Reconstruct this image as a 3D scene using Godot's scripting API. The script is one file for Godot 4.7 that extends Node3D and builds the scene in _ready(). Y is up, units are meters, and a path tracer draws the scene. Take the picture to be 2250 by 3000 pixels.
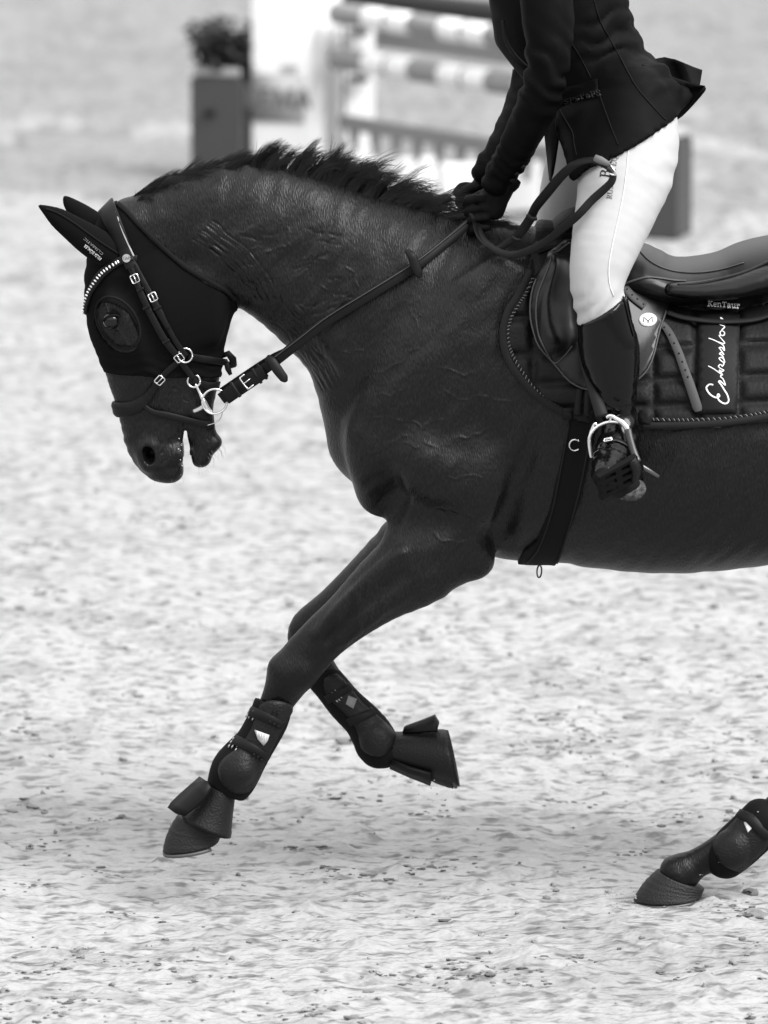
extends Node3D
# A dark bay show jumper in canter with its rider, on a pale sand arena; a jump stands out of focus behind them.
# Units are metres. The photograph is 2250 x 3000 px; P(u, v, z) turns one of its pixels into the point of the plane z (z = 0 is the horse's middle plane).

const LENS := 18900.0            # focal length in photograph pixels
const PITCH := 0.17680           # radians the camera looks down
var eye := Vector3.ZERO
var rng := RandomNumberGenerator.new()
var M := {}

func P(u: float, v: float, z := 0.0) -> Vector3:
	var d := ray(u, v)
	return eye + d * ((z - eye.z) / d.z)

func ray(u: float, v: float) -> Vector3:
	var x := (u - 1125.0) / LENS
	var y := (1500.0 - v) / LENS
	return Vector3(x, y * cos(PITCH) - sin(PITCH), -cos(PITCH) - y * sin(PITCH))

func G(u: float, v: float, y := 0.0) -> Vector3:      # the point of the ground (height y) at a pixel
	var d := ray(u, v)
	return eye + d * ((y - eye.y) / d.y)

const MPX := 1.0 / 1260.0        # metres to a photograph pixel at the horse

# ---------------------------------------------------------------- field of tapered bones, meshed as surface nets
class Field:
	var A := PackedVector3Array()
	var D := PackedVector3Array()
	var N := PackedVector3Array()
	var B := PackedVector3Array()
	var T := PackedVector3Array()
	var R := PackedFloat32Array()
	var IL := PackedFloat32Array()
	var CH := PackedInt32Array()
	var KK := PackedFloat32Array()
	var CUT := PackedByteArray()
	var lists := {}
	var offset := 0.0
	var shape = null          # (point, distance) -> distance
	const BS := 0.03

	# stations: [centre, radius in the plane of the bend, radius sideways]
	func chain(st: Array, k := 0.02, cut := false, side := Vector3(0, 0, 1), dense := 3) -> void:
		var pts := []
		var n := st.size()
		if n == 1:
			st = [st[0], [st[0][0] + Vector3(0.0005, 0, 0), st[0][1], st[0][2]]]
			n = 2
		for i in n - 1:
			var a0: Array = st[maxi(i - 1, 0)]
			var a1: Array = st[i]
			var a2: Array = st[i + 1]
			var a3: Array = st[mini(i + 2, n - 1)]
			var m := dense if n > 2 else 1
			for j in m:
				var t := float(j) / m
				pts.append([(a1[0] as Vector3).cubic_interpolate(a2[0], a0[0], a3[0], t), maxf(cubic_interpolate(a1[1], a2[1], a0[1], a3[1], t), 0.002), maxf(cubic_interpolate(a1[2], a2[2], a0[2], a3[2], t), 0.002)])
		pts.append(st[n - 1])
		var id := KK.size()
		KK.append(k)
		CUT.append(1 if cut else 0)
		for i in pts.size() - 1:
			var a: Vector3 = pts[i][0]
			var d: Vector3 = (pts[i + 1][0] as Vector3) - a
			var l := d.length()
			if l < 1e-6:
				continue
			var t := d / l
			var nn := side.cross(t)
			if nn.length() < 0.05:
				nn = Vector3(0, 1, 0).cross(t)
			nn = nn.normalized()
			A.append(a); D.append(d); N.append(nn); B.append(t.cross(nn)); T.append(t)
			R.append(pts[i][1]); R.append(pts[i + 1][1] - pts[i][1]); R.append(pts[i][2]); R.append(pts[i + 1][2] - pts[i][2])
			IL.append(1.0 / (l * l))
			CH.append(id)

	func blob(at: Vector3, r: Vector3, k := 0.02, cut := false, along := Vector3(1, 0, 0)) -> void:
		# an ellipsoid: r.x along, r.y across in the picture plane, r.z sideways
		var t := along.normalized()
		var id := KK.size()
		KK.append(k)
		CUT.append(1 if cut else 0)
		var m := minf(r.y, r.z)
		var half := maxf(r.x - m, 0.0005)
		var nn := Vector3(0, 0, 1).cross(t).normalized()
		A.append(at - t * half); D.append(t * half * 2.0); N.append(nn); B.append(t.cross(nn)); T.append(t)
		R.append(r.y); R.append(0.0); R.append(r.z); R.append(0.0)
		IL.append(1.0 / (4.0 * half * half))
		CH.append(id)

	func seg(i: int, p: Vector3) -> float:
		var q := p - A[i]
		var t := clampf(q.dot(D[i]) * IL[i], 0.0, 1.0)
		q -= D[i] * t
		var o := i * 4
		var r1 := R[o] + R[o + 1] * t
		var r2 := R[o + 2] + R[o + 3] * t
		var r3 := minf(r1, r2)
		var x := q.dot(N[i]) / r1
		var y := q.dot(B[i]) / r2
		var w := q.dot(T[i]) / r3
		var k0 := sqrt(x * x + y * y + w * w)
		if k0 < 1e-4:
			return -r3
		x /= r1
		y /= r2
		w /= r3
		return k0 * (k0 - 1.0) / sqrt(x * x + y * y + w * w)

	var wide := {}
	func pick(c: Vector3, from: PackedInt32Array, reach0: float) -> PackedInt32Array:
		var v := PackedFloat32Array()
		v.resize(from.size())
		var low := 1e9
		for j in from.size():
			var i := from[j]
			var d := seg(i, c)
			v[j] = d
			if d < low and CUT[CH[i]] == 0:
				low = d
		var out := PackedInt32Array()
		for j in from.size():
			var i := from[j]
			var k := KK[CH[i]]
			if CUT[CH[i]] == 0:
				if v[j] < low + reach0 + k:
					out.append(i)
			elif v[j] < reach0 + k:
				out.append(i)
		return out

	func list_at(p: Vector3) -> PackedInt32Array:
		var ix := int(floor(p.x / BS))
		var iy := int(floor(p.y / BS))
		var iz := int(floor(p.z / BS))
		var key := (ix + 1024) | ((iy + 1024) << 11) | ((iz + 1024) << 22)
		if lists.has(key):
			return lists[key]
		var wx := int(floor(ix / 5.0))
		var wy := int(floor(iy / 5.0))
		var wz := int(floor(iz / 5.0))
		var wkey := (wx + 512) | ((wy + 512) << 10) | ((wz + 512) << 20)
		if not wide.has(wkey):
			wide[wkey] = pick(Vector3(wx + 0.5, wy + 0.5, wz + 0.5) * BS * 5.0, PackedInt32Array(range(A.size())), BS * 9.5)
		var out := pick(Vector3(ix + 0.5, iy + 0.5, iz + 0.5) * BS, wide[wkey], BS * 1.8)
		lists[key] = out
		return out

	func at(p: Vector3) -> float:
		var l := list_at(p)
		var total := 1e9
		var cur := -1
		var best := 1e9
		for i in l:
			var c := CH[i]
			if c != cur:
				if cur >= 0:
					total = join(total, best, cur)
				cur = c
				best = 1e9
			var d := seg(i, p)
			if d < best:
				best = d
		if cur >= 0:
			total = join(total, best, cur)
		total -= offset
		if shape != null:
			total = shape.call(p, total)
		return total

	func join(a: float, b: float, c: int) -> float:
		if a > 1e8 and CUT[c] == 0:
			return b
		var k := KK[c]
		if CUT[c]:
			b = -b
			var h := maxf(k - absf(a - b), 0.0) / k
			return maxf(a, b) + h * h * k * 0.25
		var h2 := maxf(k - absf(a - b), 0.0) / k
		return minf(a, b) - h2 * h2 * k * 0.25

	func normal(p: Vector3, e := 0.004) -> Vector3:
		var a := Vector3(1, -1, -1)
		var b := Vector3(-1, -1, 1)
		var c := Vector3(-1, 1, -1)
		var d := Vector3(1, 1, 1)
		return (a * at(p + a * e) + b * at(p + b * e) + c * at(p + c * e) + d * at(p + d * e)).normalized()

const CORNERS: Array[Vector3i] = [Vector3i(0, 0, 0), Vector3i(1, 0, 0), Vector3i(0, 1, 0), Vector3i(1, 1, 0), Vector3i(0, 0, 1), Vector3i(1, 0, 1), Vector3i(0, 1, 1), Vector3i(1, 1, 1)]
const EDGES := [0, 1, 2, 3, 4, 5, 6, 7, 0, 2, 1, 3, 4, 6, 5, 7, 0, 4, 1, 5, 2, 6, 3, 7]

# Surface nets grown from seeds on the surface. keep: (point) -> bool limits the part that is meshed.
func nets(f: Field, seeds: Array, cell: float, keep = null, into: Array = []) -> Array:
	var vert: PackedVector3Array = into[0] if into.size() else PackedVector3Array()
	var tri: PackedInt32Array = into[1] if into.size() else PackedInt32Array()
	var vals := {}
	var ids := {}
	var order := PackedInt64Array()
	var stack := PackedInt64Array()
	var off := PackedInt64Array()
	for c in CORNERS:
		off.append(c.x + (c.y << 12) + (c.z << 24))
	for s in seeds:
		var p: Vector3 = s
		var d := f.at(p)
		var dir := f.normal(p, cell)
		for i in 60:
			if absf(d) < cell * 0.3:
				break
			p -= dir * clampf(d, -0.03, 0.03)
			d = f.at(p)
			if i % 4 == 3:
				dir = f.normal(p, cell)
		for a in [-1, 0, 1]:
			for b in [-1, 0, 1]:
				for c in [-1, 0, 1]:
					var g := Vector3i((p / cell).floor()) + Vector3i(a, b, c) + Vector3i(2048, 2048, 2048)
					stack.append(g.x + (g.y << 12) + (g.z << 24))
	var done := {}
	var v8 := PackedFloat32Array()
	v8.resize(8)
	while stack.size():
		var key := stack[stack.size() - 1]
		stack.remove_at(stack.size() - 1)
		if done.has(key):
			continue
		done[key] = true
		var bx := (key & 4095) - 2048
		var by := ((key >> 12) & 4095) - 2048
		var bz := (key >> 24) - 2048
		var base := Vector3(bx, by, bz) * cell
		if keep != null and not keep.call(base):
			continue
		var mask := 0
		for c in 8:
			var kk := key + off[c]
			var val: float
			if vals.has(kk):
				val = vals[kk]
			else:
				val = f.at(base + Vector3(CORNERS[c]) * cell)
				vals[kk] = val
			v8[c] = val
			if val < 0.0:
				mask |= 1 << c
		if mask == 0 or mask == 255:
			continue
		var sum := Vector3.ZERO
		var n := 0
		for e in 12:
			var a: int = EDGES[e * 2]
			var b: int = EDGES[e * 2 + 1]
			if ((mask >> a) & 1) != ((mask >> b) & 1):
				var t := v8[a] / (v8[a] - v8[b])
				sum += Vector3(CORNERS[a]).lerp(Vector3(CORNERS[b]), t)
				n += 1
		ids[key] = vert.size()
		order.append(key)
		vert.append(base + sum * (cell / n))
		# neighbours over the faces that the surface crosses
		if (mask & 0x55) != 0 and (mask & 0x55) != 0x55: stack.append(key - 1)
		if (mask & 0xAA) != 0 and (mask & 0xAA) != 0xAA: stack.append(key + 1)
		if (mask & 0x33) != 0 and (mask & 0x33) != 0x33: stack.append(key - 4096)
		if (mask & 0xCC) != 0 and (mask & 0xCC) != 0xCC: stack.append(key + 4096)
		if (mask & 0x0F) != 0 and (mask & 0x0F) != 0x0F: stack.append(key - 16777216)
		if (mask & 0xF0) != 0 and (mask & 0xF0) != 0xF0: stack.append(key + 16777216)
	var X := 1
	var Y := 4096
	var Z := 16777216
	for key in order:
		var s0: bool = vals[key] < 0.0
		for ax in 3:
			var step := X if ax == 0 else (Y if ax == 1 else Z)
			if not vals.has(key + step):
				continue
			var s1: bool = vals[key + step] < 0.0
			if s0 == s1:
				continue
			var u := Y if ax == 0 else (Z if ax == 1 else X)
			var w := Z if ax == 0 else (X if ax == 1 else Y)
			var k1 := key - u
			var k2 := key - u - w
			var k3 := key - w
			if not (ids.has(k1) and ids.has(k2) and ids.has(k3)):
				continue
			var a: int = ids[key]
			var b: int = ids[k1]
			var c: int = ids[k2]
			var d: int = ids[k3]
			if s0:
				tri.append_array(PackedInt32Array([a, c, b, a, d, c]))
			else:
				tri.append_array(PackedInt32Array([a, b, c, a, c, d]))
	return [vert, tri]

# vertex arrays -> mesh, smooth normals; uv in metres along x and y of the thing's side
func skin(vt: Array, color = null, uv_box := Rect2()) -> ArrayMesh:
	var vert: PackedVector3Array = vt[0]
	var tri: PackedInt32Array = vt[1]
	var nor := PackedVector3Array()
	nor.resize(vert.size())
	for i in range(0, tri.size(), 3):
		var a := tri[i]
		var b := tri[i + 1]
		var c := tri[i + 2]
		var n := (vert[c] - vert[a]).cross(vert[b] - vert[a])
		nor[a] += n
		nor[b] += n
		nor[c] += n
	for i in nor.size():
		nor[i] = nor[i].normalized()
	var arr := []
	arr.resize(Mesh.ARRAY_MAX)
	arr[Mesh.ARRAY_VERTEX] = vert
	arr[Mesh.ARRAY_NORMAL] = nor
	arr[Mesh.ARRAY_INDEX] = tri
	if color != null:
		var col := PackedColorArray()
		for p in vert:
			col.append(color.call(p))
		arr[Mesh.ARRAY_COLOR] = col
	if uv_box.size.x > 0.0:
		var uv := PackedVector2Array()
		for p in vert:
			uv.append(Vector2((p.x - uv_box.position.x) / uv_box.size.x, (uv_box.end.y - p.y) / uv_box.size.y))
		arr[Mesh.ARRAY_TEX_UV] = uv
	var m := ArrayMesh.new()
	m.add_surface_from_arrays(Mesh.PRIMITIVE_TRIANGLES, arr)
	return m

# ---------------------------------------------------------------- nodes
var used := {}
func named(n: String) -> String:
	used[n] = used.get(n, 0) + 1
	return n if used[n] == 1 else "%s_%03d" % [n, used[n] - 1]

func thing(called: String, label: String, category: String, group := "", at := Vector3.ZERO) -> Node3D:
	var o := Node3D.new()
	o.name = named(called)
	add_child(o, true)
	o.position = at
	o.set_meta("label", label)
	o.set_meta("category", category)
	if group != "":
		o.set_meta("group", group)
	return o

func obj(called: String, mesh: Mesh, m: Material, parent: Node3D, label := "") -> MeshInstance3D:
	var o := MeshInstance3D.new()
	o.name = named(called) if parent == self else called
	o.mesh = mesh
	o.material_override = m
	parent.add_child(o, true)
	if parent != self:
		var q: Node = parent
		var shift := Vector3.ZERO
		while q != self:
			shift += (q as Node3D).position
			q = q.get_parent()
		o.position = -shift              # meshes are given in the place's own coordinates
	if label != "":
		o.set_meta("label", label)
	return o

func tag(o: Node, label: String, category: String, group := "") -> void:
	o.set_meta("label", label)
	o.set_meta("category", category)
	if group != "":
		o.set_meta("group", group)

func grey(a: float) -> Color:
	return Color(a, a, a).linear_to_srgb()

func mat(called: String, a: float, rough: float, spec := 0.5) -> StandardMaterial3D:
	var m := StandardMaterial3D.new()
	m.resource_name = called
	m.albedo_color = grey(a)
	m.roughness = rough
	m.metallic_specular = spec
	M[called] = m
	return m

func relief(m: StandardMaterial3D, img: Image, size_m: float, cm: float) -> void:
	m.heightmap_enabled = true
	m.heightmap_texture = ImageTexture.create_from_image(img)
	m.heightmap_scale = cm
	m.uv1_triplanar = true
	m.uv1_world_triplanar = true
	m.uv1_scale = Vector3.ONE / size_m

func noise_image(w: int, h: int, freq: float, seed_: int, octaves := 4, seamless := true, kind := FastNoiseLite.TYPE_SIMPLEX_SMOOTH, gain := 0.5) -> Image:
	var n := FastNoiseLite.new()
	n.noise_type = kind
	n.seed = seed_
	n.frequency = freq
	n.fractal_octaves = octaves
	n.fractal_gain = gain
	return n.get_seamless_image(w, h) if seamless else n.get_image(w, h)

# ---------------------------------------------------------------- swept shapes
func spline(pts: Array, n: int) -> PackedVector3Array:
	var out := PackedVector3Array()
	var m := pts.size()
	for i in m - 1:
		for j in n:
			out.append((pts[i] as Vector3).cubic_interpolate(pts[i + 1], pts[maxi(i - 1, 0)], pts[mini(i + 2, m - 1)], float(j) / n))
	out.append(pts[m - 1])
	return out

# a grid of points -> smooth sheet (rows x columns), optionally closed round the columns
func grid(st: SurfaceTool, rows: Array, closed := false, flip := false) -> void:
	var base: int = st.get_meta("count", 0)
	var nc: int = rows[0].size()
	for r in rows.size():
		for c in nc:
			st.add_vertex(rows[r][c])
	var last := nc if closed else nc - 1
	for r in rows.size() - 1:
		for c in last:
			var a := base + r * nc + c
			var b := base + r * nc + (c + 1) % nc
			var d := a + nc
			var e := b + nc
			for i in ([a, b, d, b, e, d] if not flip else [a, d, b, b, d, e]):
				st.add_index(i)
	st.set_meta("count", base + rows.size() * nc)

func lattice(st: SurfaceTool, nr: int, nc: int) -> void:
	for r in nr - 1:
		for c in nc - 1:
			var a := r * nc + c
			for i in [a, a + 1, a + nc, a + 1, a + nc + 1, a + nc]:
				st.add_index(i)
	st.set_meta("count", nr * nc)

func begin() -> SurfaceTool:
	var st := SurfaceTool.new()
	st.begin(Mesh.PRIMITIVE_TRIANGLES)
	st.set_smooth_group(0)
	return st

func finish(st: SurfaceTool) -> ArrayMesh:
	st.generate_normals()
	return st.commit()

func fan(st: SurfaceTool, ring: PackedVector3Array, mid: Vector3, flip := false) -> void:
	var base: int = st.get_meta("count", 0)
	st.add_vertex(mid)
	for p in ring:
		st.add_vertex(p)
	for i in ring.size():
		var a := base + 1 + i
		var b := base + 1 + (i + 1) % ring.size()
		for k in ([base, a, b] if not flip else [base, b, a]):
			st.add_index(k)
	st.set_meta("count", base + ring.size() + 1)

func tube_into(st: SurfaceTool, pts: PackedVector3Array, radii: Array, sides := 8, flat := 1.0) -> void:
	var rows := []
	var up := Vector3(0, 0, 1)
	var n := pts.size()
	for i in n:
		var t := (pts[mini(i + 1, n - 1)] - pts[maxi(i - 1, 0)]).normalized()
		var s := up - t * up.dot(t)
		if s.length() < 0.1:
			s = Vector3(0, 1, 0) - t * t.y
		s = s.normalized()
		up = s
		var b := t.cross(s)
		var f := float(i) / maxi(n - 1, 1) * (radii.size() - 1)
		var j := mini(int(f), radii.size() - 1)
		var r: float = lerpf(radii[j], radii[mini(j + 1, radii.size() - 1)], f - j)
		var ring := PackedVector3Array()
		for k in sides:
			var a := TAU * k / sides
			ring.append(pts[i] + (s * cos(a) * flat + b * sin(a)) * r)
		rows.append(ring)
	grid(st, rows, true, true)
	fan(st, rows[0], pts[0])
	fan(st, rows[n - 1], pts[n - 1], true)

func tube(pts: PackedVector3Array, radii: Array, sides := 8, flat := 1.0) -> ArrayMesh:
	var st := begin()
	tube_into(st, pts, radii, sides, flat)
	return finish(st)

# a strap: pts with outward normals, width across, thickness, softly rounded edges
func strap_into(st: SurfaceTool, pts: PackedVector3Array, nor: PackedVector3Array, widths: Array, thick: float) -> void:
	var rows := []
	var n := pts.size()
	for i in n:
		var t := (pts[mini(i + 1, n - 1)] - pts[maxi(i - 1, 0)]).normalized()
		var o := (nor[i] - t * nor[i].dot(t)).normalized()
		var b := t.cross(o)
		var f := float(i) / maxi(n - 1, 1) * (widths.size() - 1)
		var j := mini(int(f), widths.size() - 1)
		var w: float = 0.5 * lerpf(widths[j], widths[mini(j + 1, widths.size() - 1)], f - j)
		var h := thick * 0.5
		var e := minf(h * 0.45, w * 0.4)
		var ring := PackedVector3Array()
		for q in [[-w, -h * 0.4], [-w, h * 0.4], [-w + e, h], [0.0, h * 1.04], [w - e, h], [w, h * 0.4], [w, -h * 0.4], [w - e, -h], [-w + e, -h]]:
			ring.append(pts[i] + b * q[0] + o * q[1])
		rows.append(ring)
	grid(st, rows, true, true)
	fan(st, rows[0], pts[0])
	fan(st, rows[n - 1], pts[n - 1], true)

func strap(pts: PackedVector3Array, nor: PackedVector3Array, widths: Array, thick: float) -> ArrayMesh:
	var st := begin()
	strap_into(st, pts, nor, widths, thick)
	return finish(st)

# a thin shell of rows x columns of points, thickened along its own normals
func sheet(rows: Array, thick: float) -> ArrayMesh:
	var st := begin()
	var nr := rows.size()
	var nc: int = rows[0].size()
	var front := []
	var back := []
	for r in nr:
		var fr := PackedVector3Array()
		var bk := PackedVector3Array()
		for c in nc:
			var du: Vector3 = rows[r][mini(c + 1, nc - 1)] - rows[r][maxi(c - 1, 0)]
			var dv: Vector3 = rows[mini(r + 1, nr - 1)][c] - rows[maxi(r - 1, 0)][c]
			var n := dv.cross(du).normalized()
			fr.append(rows[r][c] + n * thick * 0.5)
			bk.append(rows[r][c] - n * thick * 0.5)
		front.append(fr)
		back.append(bk)
	grid(st, front)
	grid(st, back, false, true)
	var rim := [PackedVector3Array(), PackedVector3Array()]
	var loop := []
	for c in nc: loop.append([0, c])
	for r in range(1, nr): loop.append([r, nc - 1])
	for c in range(nc - 2, -1, -1): loop.append([nr - 1, c])
	for r in range(nr - 2, 0, -1): loop.append([r, 0])
	for q in loop:
		rim[0].append(front[q[0]][q[1]])
		rim[1].append(back[q[0]][q[1]])
	grid(st, rim, true, true)
	return finish(st)

func box_into(st: SurfaceTool, t: Transform3D, size: Vector3) -> void:
	var h := size * 0.5
	st.set_smooth_group(-1)
	for ax in 3:
		for sg in [-1.0, 1.0]:
			var n := Vector3.ZERO
			n[ax] = sg
			var u := Vector3.ZERO
			u[(ax + 1) % 3] = 1.0
			var v := n.cross(u)
			var base: int = st.get_meta("count", 0)
			for q in [[-1, -1], [1, -1], [1, 1], [-1, 1]]:
				st.set_normal(t.basis * n)
				st.add_vertex(t * (h * (n + u * q[0] + v * q[1])))
			for i in [0, 2, 1, 0, 3, 2]:
				st.add_index(base + i)
			st.set_meta("count", base + 4)
	st.set_smooth_group(0)

func ring_loft(st: SurfaceTool, rings: Array, sides := 24, cap := true) -> void:
	# rings: [centre, half axis, other half axis]
	var rows := []
	for r in rings:
		var ring := PackedVector3Array()
		for k in sides:
			var a := TAU * k / sides
			ring.append(r[0] + r[1] * cos(a) + r[2] * sin(a))
		rows.append(ring)
	var fwd := (rings[0][1] as Vector3).cross(rings[0][2]).dot(rings[rings.size() - 1][0] - rings[0][0]) > 0.0
	grid(st, rows, true, fwd)
	if cap:
		fan(st, rows[0], rings[0][0], not fwd)
		fan(st, rows[rows.size() - 1], rings[rings.size() - 1][0], fwd)

# where the view ray through a pixel first meets a field
func hit(f: Field, u: float, v: float, z0 := 0.62, fallback := 0.0) -> Vector3:
	var d := ray(u, v).normalized()
	var p := P(u, v, z0)
	for i in 70:
		var s := f.at(p)
		if s < 0.0006:
			return p
		p += d * maxf(s * 0.75, 0.0006)
		if p.z < -0.6:
			break
	return P(u, v, fallback)

# a strap lying on a field through pixels
func lay(st: SurfaceTool, f: Field, px: Array, widths: Array, thick: float, n := 6, lift := 0.0, z0 := 0.62) -> void:
	var flat := []
	for q in px:
		flat.append(Vector3(q[0], q[1], 0))
	var line := spline(flat, n)
	var pts := PackedVector3Array()
	var nor := PackedVector3Array()
	for q in line:
		var p := hit(f, q.x, q.y, z0)
		var o := f.normal(p, 0.008)
		pts.append(p + o * (thick * 0.5 + lift))
		nor.append(o)
	var m: Array = []
	for w in widths:
		m.append(w * MPX)
	strap_into(st, pts, nor, m, thick)

func lay_mesh(f: Field, px: Array, widths: Array, thick: float, n := 6, lift := 0.0) -> ArrayMesh:
	var st := begin()
	lay(st, f, px, widths, thick, n, lift)
	return finish(st)

# a cut sheet lying on a field: polygon in pixels, sampled every step pixels
func patch(f: Field, poly: Array, step: float, thick: float, lift := 0.0, bulge = null) -> ArrayMesh:
	var pg := PackedVector2Array()
	for q in poly:
		pg.append(Vector2(q[0], q[1]))
	var rim := PackedVector2Array()
	for i in pg.size():
		var a := pg[i]
		var b := pg[(i + 1) % pg.size()]
		var n := maxi(1, int(a.distance_to(b) / step))
		for j in n:
			rim.append(a.lerp(b, float(j) / n))
	var pts := rim.duplicate()
	var lo := pg[0]
	var hi := pg[0]
	for q in pg:
		lo = lo.min(q)
		hi = hi.max(q)
	var y := lo.y + step * 0.5
	var odd := false
	while y < hi.y:
		var x := lo.x + (step * 0.5 if odd else 0.0)
		while x < hi.x:
			var q := Vector2(x, y)
			if Geometry2D.is_point_in_polygon(q, pg):
				var near := 1e9
				for i in pg.size():
					near = minf(near, q.distance_to(Geometry2D.get_closest_point_to_segment(q, pg[i], pg[(i + 1) % pg.size()])))
				if near > step * 0.45:
					pts.append(q)
			x += step
		y += step * 0.87
		odd = not odd
	var tris := Geometry2D.triangulate_delaunay(pts)
	var front := PackedVector3Array()
	var back := PackedVector3Array()
	for q in pts:
		var p := hit(f, q.x, q.y)
		var o := f.normal(p, 0.01)
		var b: float = bulge.call(q) if bulge != null else 0.0
		front.append(p + o * (lift + thick + b))
		back.append(p + o * lift)
	var st := begin()
	for p in front: st.add_vertex(p)
	for p in back: st.add_vertex(p)
	var n := pts.size()
	for i in range(0, tris.size(), 3):
		var mid := (pts[tris[i]] + pts[tris[i + 1]] + pts[tris[i + 2]]) / 3.0
		if not Geometry2D.is_point_in_polygon(mid, pg):
			continue
		var a := tris[i]
		var b := tris[i + 1]
		var c := tris[i + 2]
		if (pts[b] - pts[a]).cross(pts[c] - pts[a]) < 0.0:
			var s := b
			b = c
			c = s
		for k in [a, b, c, n + a, n + c, n + b]:
			st.add_index(k)
	st.set_meta("count", n * 2)
	var m := rim.size()
	var r0 := PackedVector3Array()
	var r1 := PackedVector3Array()
	for i in m:
		r0.append(front[i])
		r1.append(back[i])
	var area := 0.0
	for i in pg.size():
		area += pg[i].cross(pg[(i + 1) % pg.size()])
	grid(st, [r0, r1], true, area > 0.0)
	return finish(st)

# lettering lying on a field: the baseline starts at a pixel and runs along angle (radians, 0 = rightwards, clockwise on the picture)
func letters(f: Field, text: String, u: float, v: float, angle: float, height: float, lift := 0.001, font := "Droid Sans", squeeze := 1.0, mirror := false) -> ArrayMesh:
	var t := TextMesh.new()
	var fo := SystemFont.new()
	fo.font_names = PackedStringArray([font])
	t.font = fo
	t.font_size = 48
	t.pixel_size = 0.01
	t.depth = 0.02
	t.curve_step = 2.0
	t.text = text
	t.horizontal_alignment = HORIZONTAL_ALIGNMENT_LEFT
	t.vertical_alignment = VERTICAL_ALIGNMENT_BOTTOM
	var arr := t.get_mesh_arrays()
	var vs: PackedVector3Array = arr[Mesh.ARRAY_VERTEX]
	var lo := Vector3(1e9, 1e9, 1e9)
	var hi := -lo
	for p in vs:
		lo = lo.min(p)
		hi = hi.max(p)
	var s := height / (hi.y - lo.y)
	var cu := Vector2(cos(angle), sin(angle))
	var cv := Vector2(sin(angle), -cos(angle))
	var cache := {}
	for i in vs.size():
		var p := vs[i] - lo
		var q := Vector2(u, v) + cu * p.x * s * squeeze + cv * p.y * s * (-1.0 if mirror else 1.0)
		var key := Vector2i((q * 8.0).round())
		if not cache.has(key):
			var h := hit(f, q.x, q.y)
			cache[key] = [h, f.normal(h, 0.008)]
		var c: Array = cache[key]
		vs[i] = c[0] + c[1] * (lift if p.z > 0.005 else 0.0)
	arr[Mesh.ARRAY_VERTEX] = vs
	var st := SurfaceTool.new()
	st.create_from_arrays(arr)
	st.generate_normals()
	return st.commit()

func turn(dir: Vector3, up := Vector3.UP) -> Basis:       # a basis whose x runs along dir
	var x := dir.normalized()
	var z := x.cross(up).normalized()
	return Basis(x, z.cross(x), z)

# ---------------------------------------------------------------- the scene
func _ready() -> void:
	rng.seed = 7
	# camera: a long lens from a stand, 15 m away
	var c := Camera3D.new()
	c.name = "camera"
	add_child(c)
	var dist := 15.0
	var low := PITCH + atan((2640.0 - 1500.0) / LENS)
	var flat := dist * cos(PITCH)
	eye = Vector3(0, (flat - 0.09) * tan(low), flat)
	c.position = eye
	c.rotation = Vector3(-PITCH, 0, 0)
	var lens := CameraAttributesPhysical.new()
	lens.frustum_focal_length = 12.0 / (1500.0 / LENS)
	lens.frustum_near = 0.5
	lens.frustum_far = 400.0
	lens.frustum_focus_distance = dist - 0.2
	lens.exposure_aperture = 2.5
	c.attributes = lens
	c.fov = rad_to_deg(2.0 * atan(1500.0 / LENS))
	c.far = 400.0
	c.current = true
	# an even overcast sky
	var sky := ProceduralSkyMaterial.new()
	sky.sky_top_color = Color(1, 1, 1)
	sky.sky_horizon_color = grey(0.18)
	sky.sky_curve = 0.38
	sky.ground_bottom_color = grey(0.2)
	sky.ground_horizon_color = grey(0.16)
	sky.sun_angle_max = 0.0
	sky.sky_energy_multiplier = 0.8
	var env := Environment.new()
	env.background_mode = Environment.BG_SKY
	env.sky = Sky.new()
	env.sky.sky_material = sky
	env.tonemap_mode = Environment.TONE_MAPPER_LINEAR
	env.tonemap_exposure = 3.45
	env.sdfgi_enabled = true
	env.ssao_enabled = true
	env.ssil_enabled = true
	var we := WorldEnvironment.new()
	we.name = "world"
	we.environment = env
	add_child(we)
	var sun := DirectionalLight3D.new()
	sun.name = "sun"
	sun.light_energy = 0.5
	sun.light_angular_distance = 34.0
	sun.shadow_enabled = true
	add_child(sun)
	sun.look_at_from_position(Vector3(4.2, 5.6, 2.8), Vector3.ZERO)
	materials()
	ground()
	horse()
	hood()
	bridle()
	saddle_pad()
	saddle()
	girth()
	rider()
	reins()
	leg_boots()
	jump()


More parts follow.
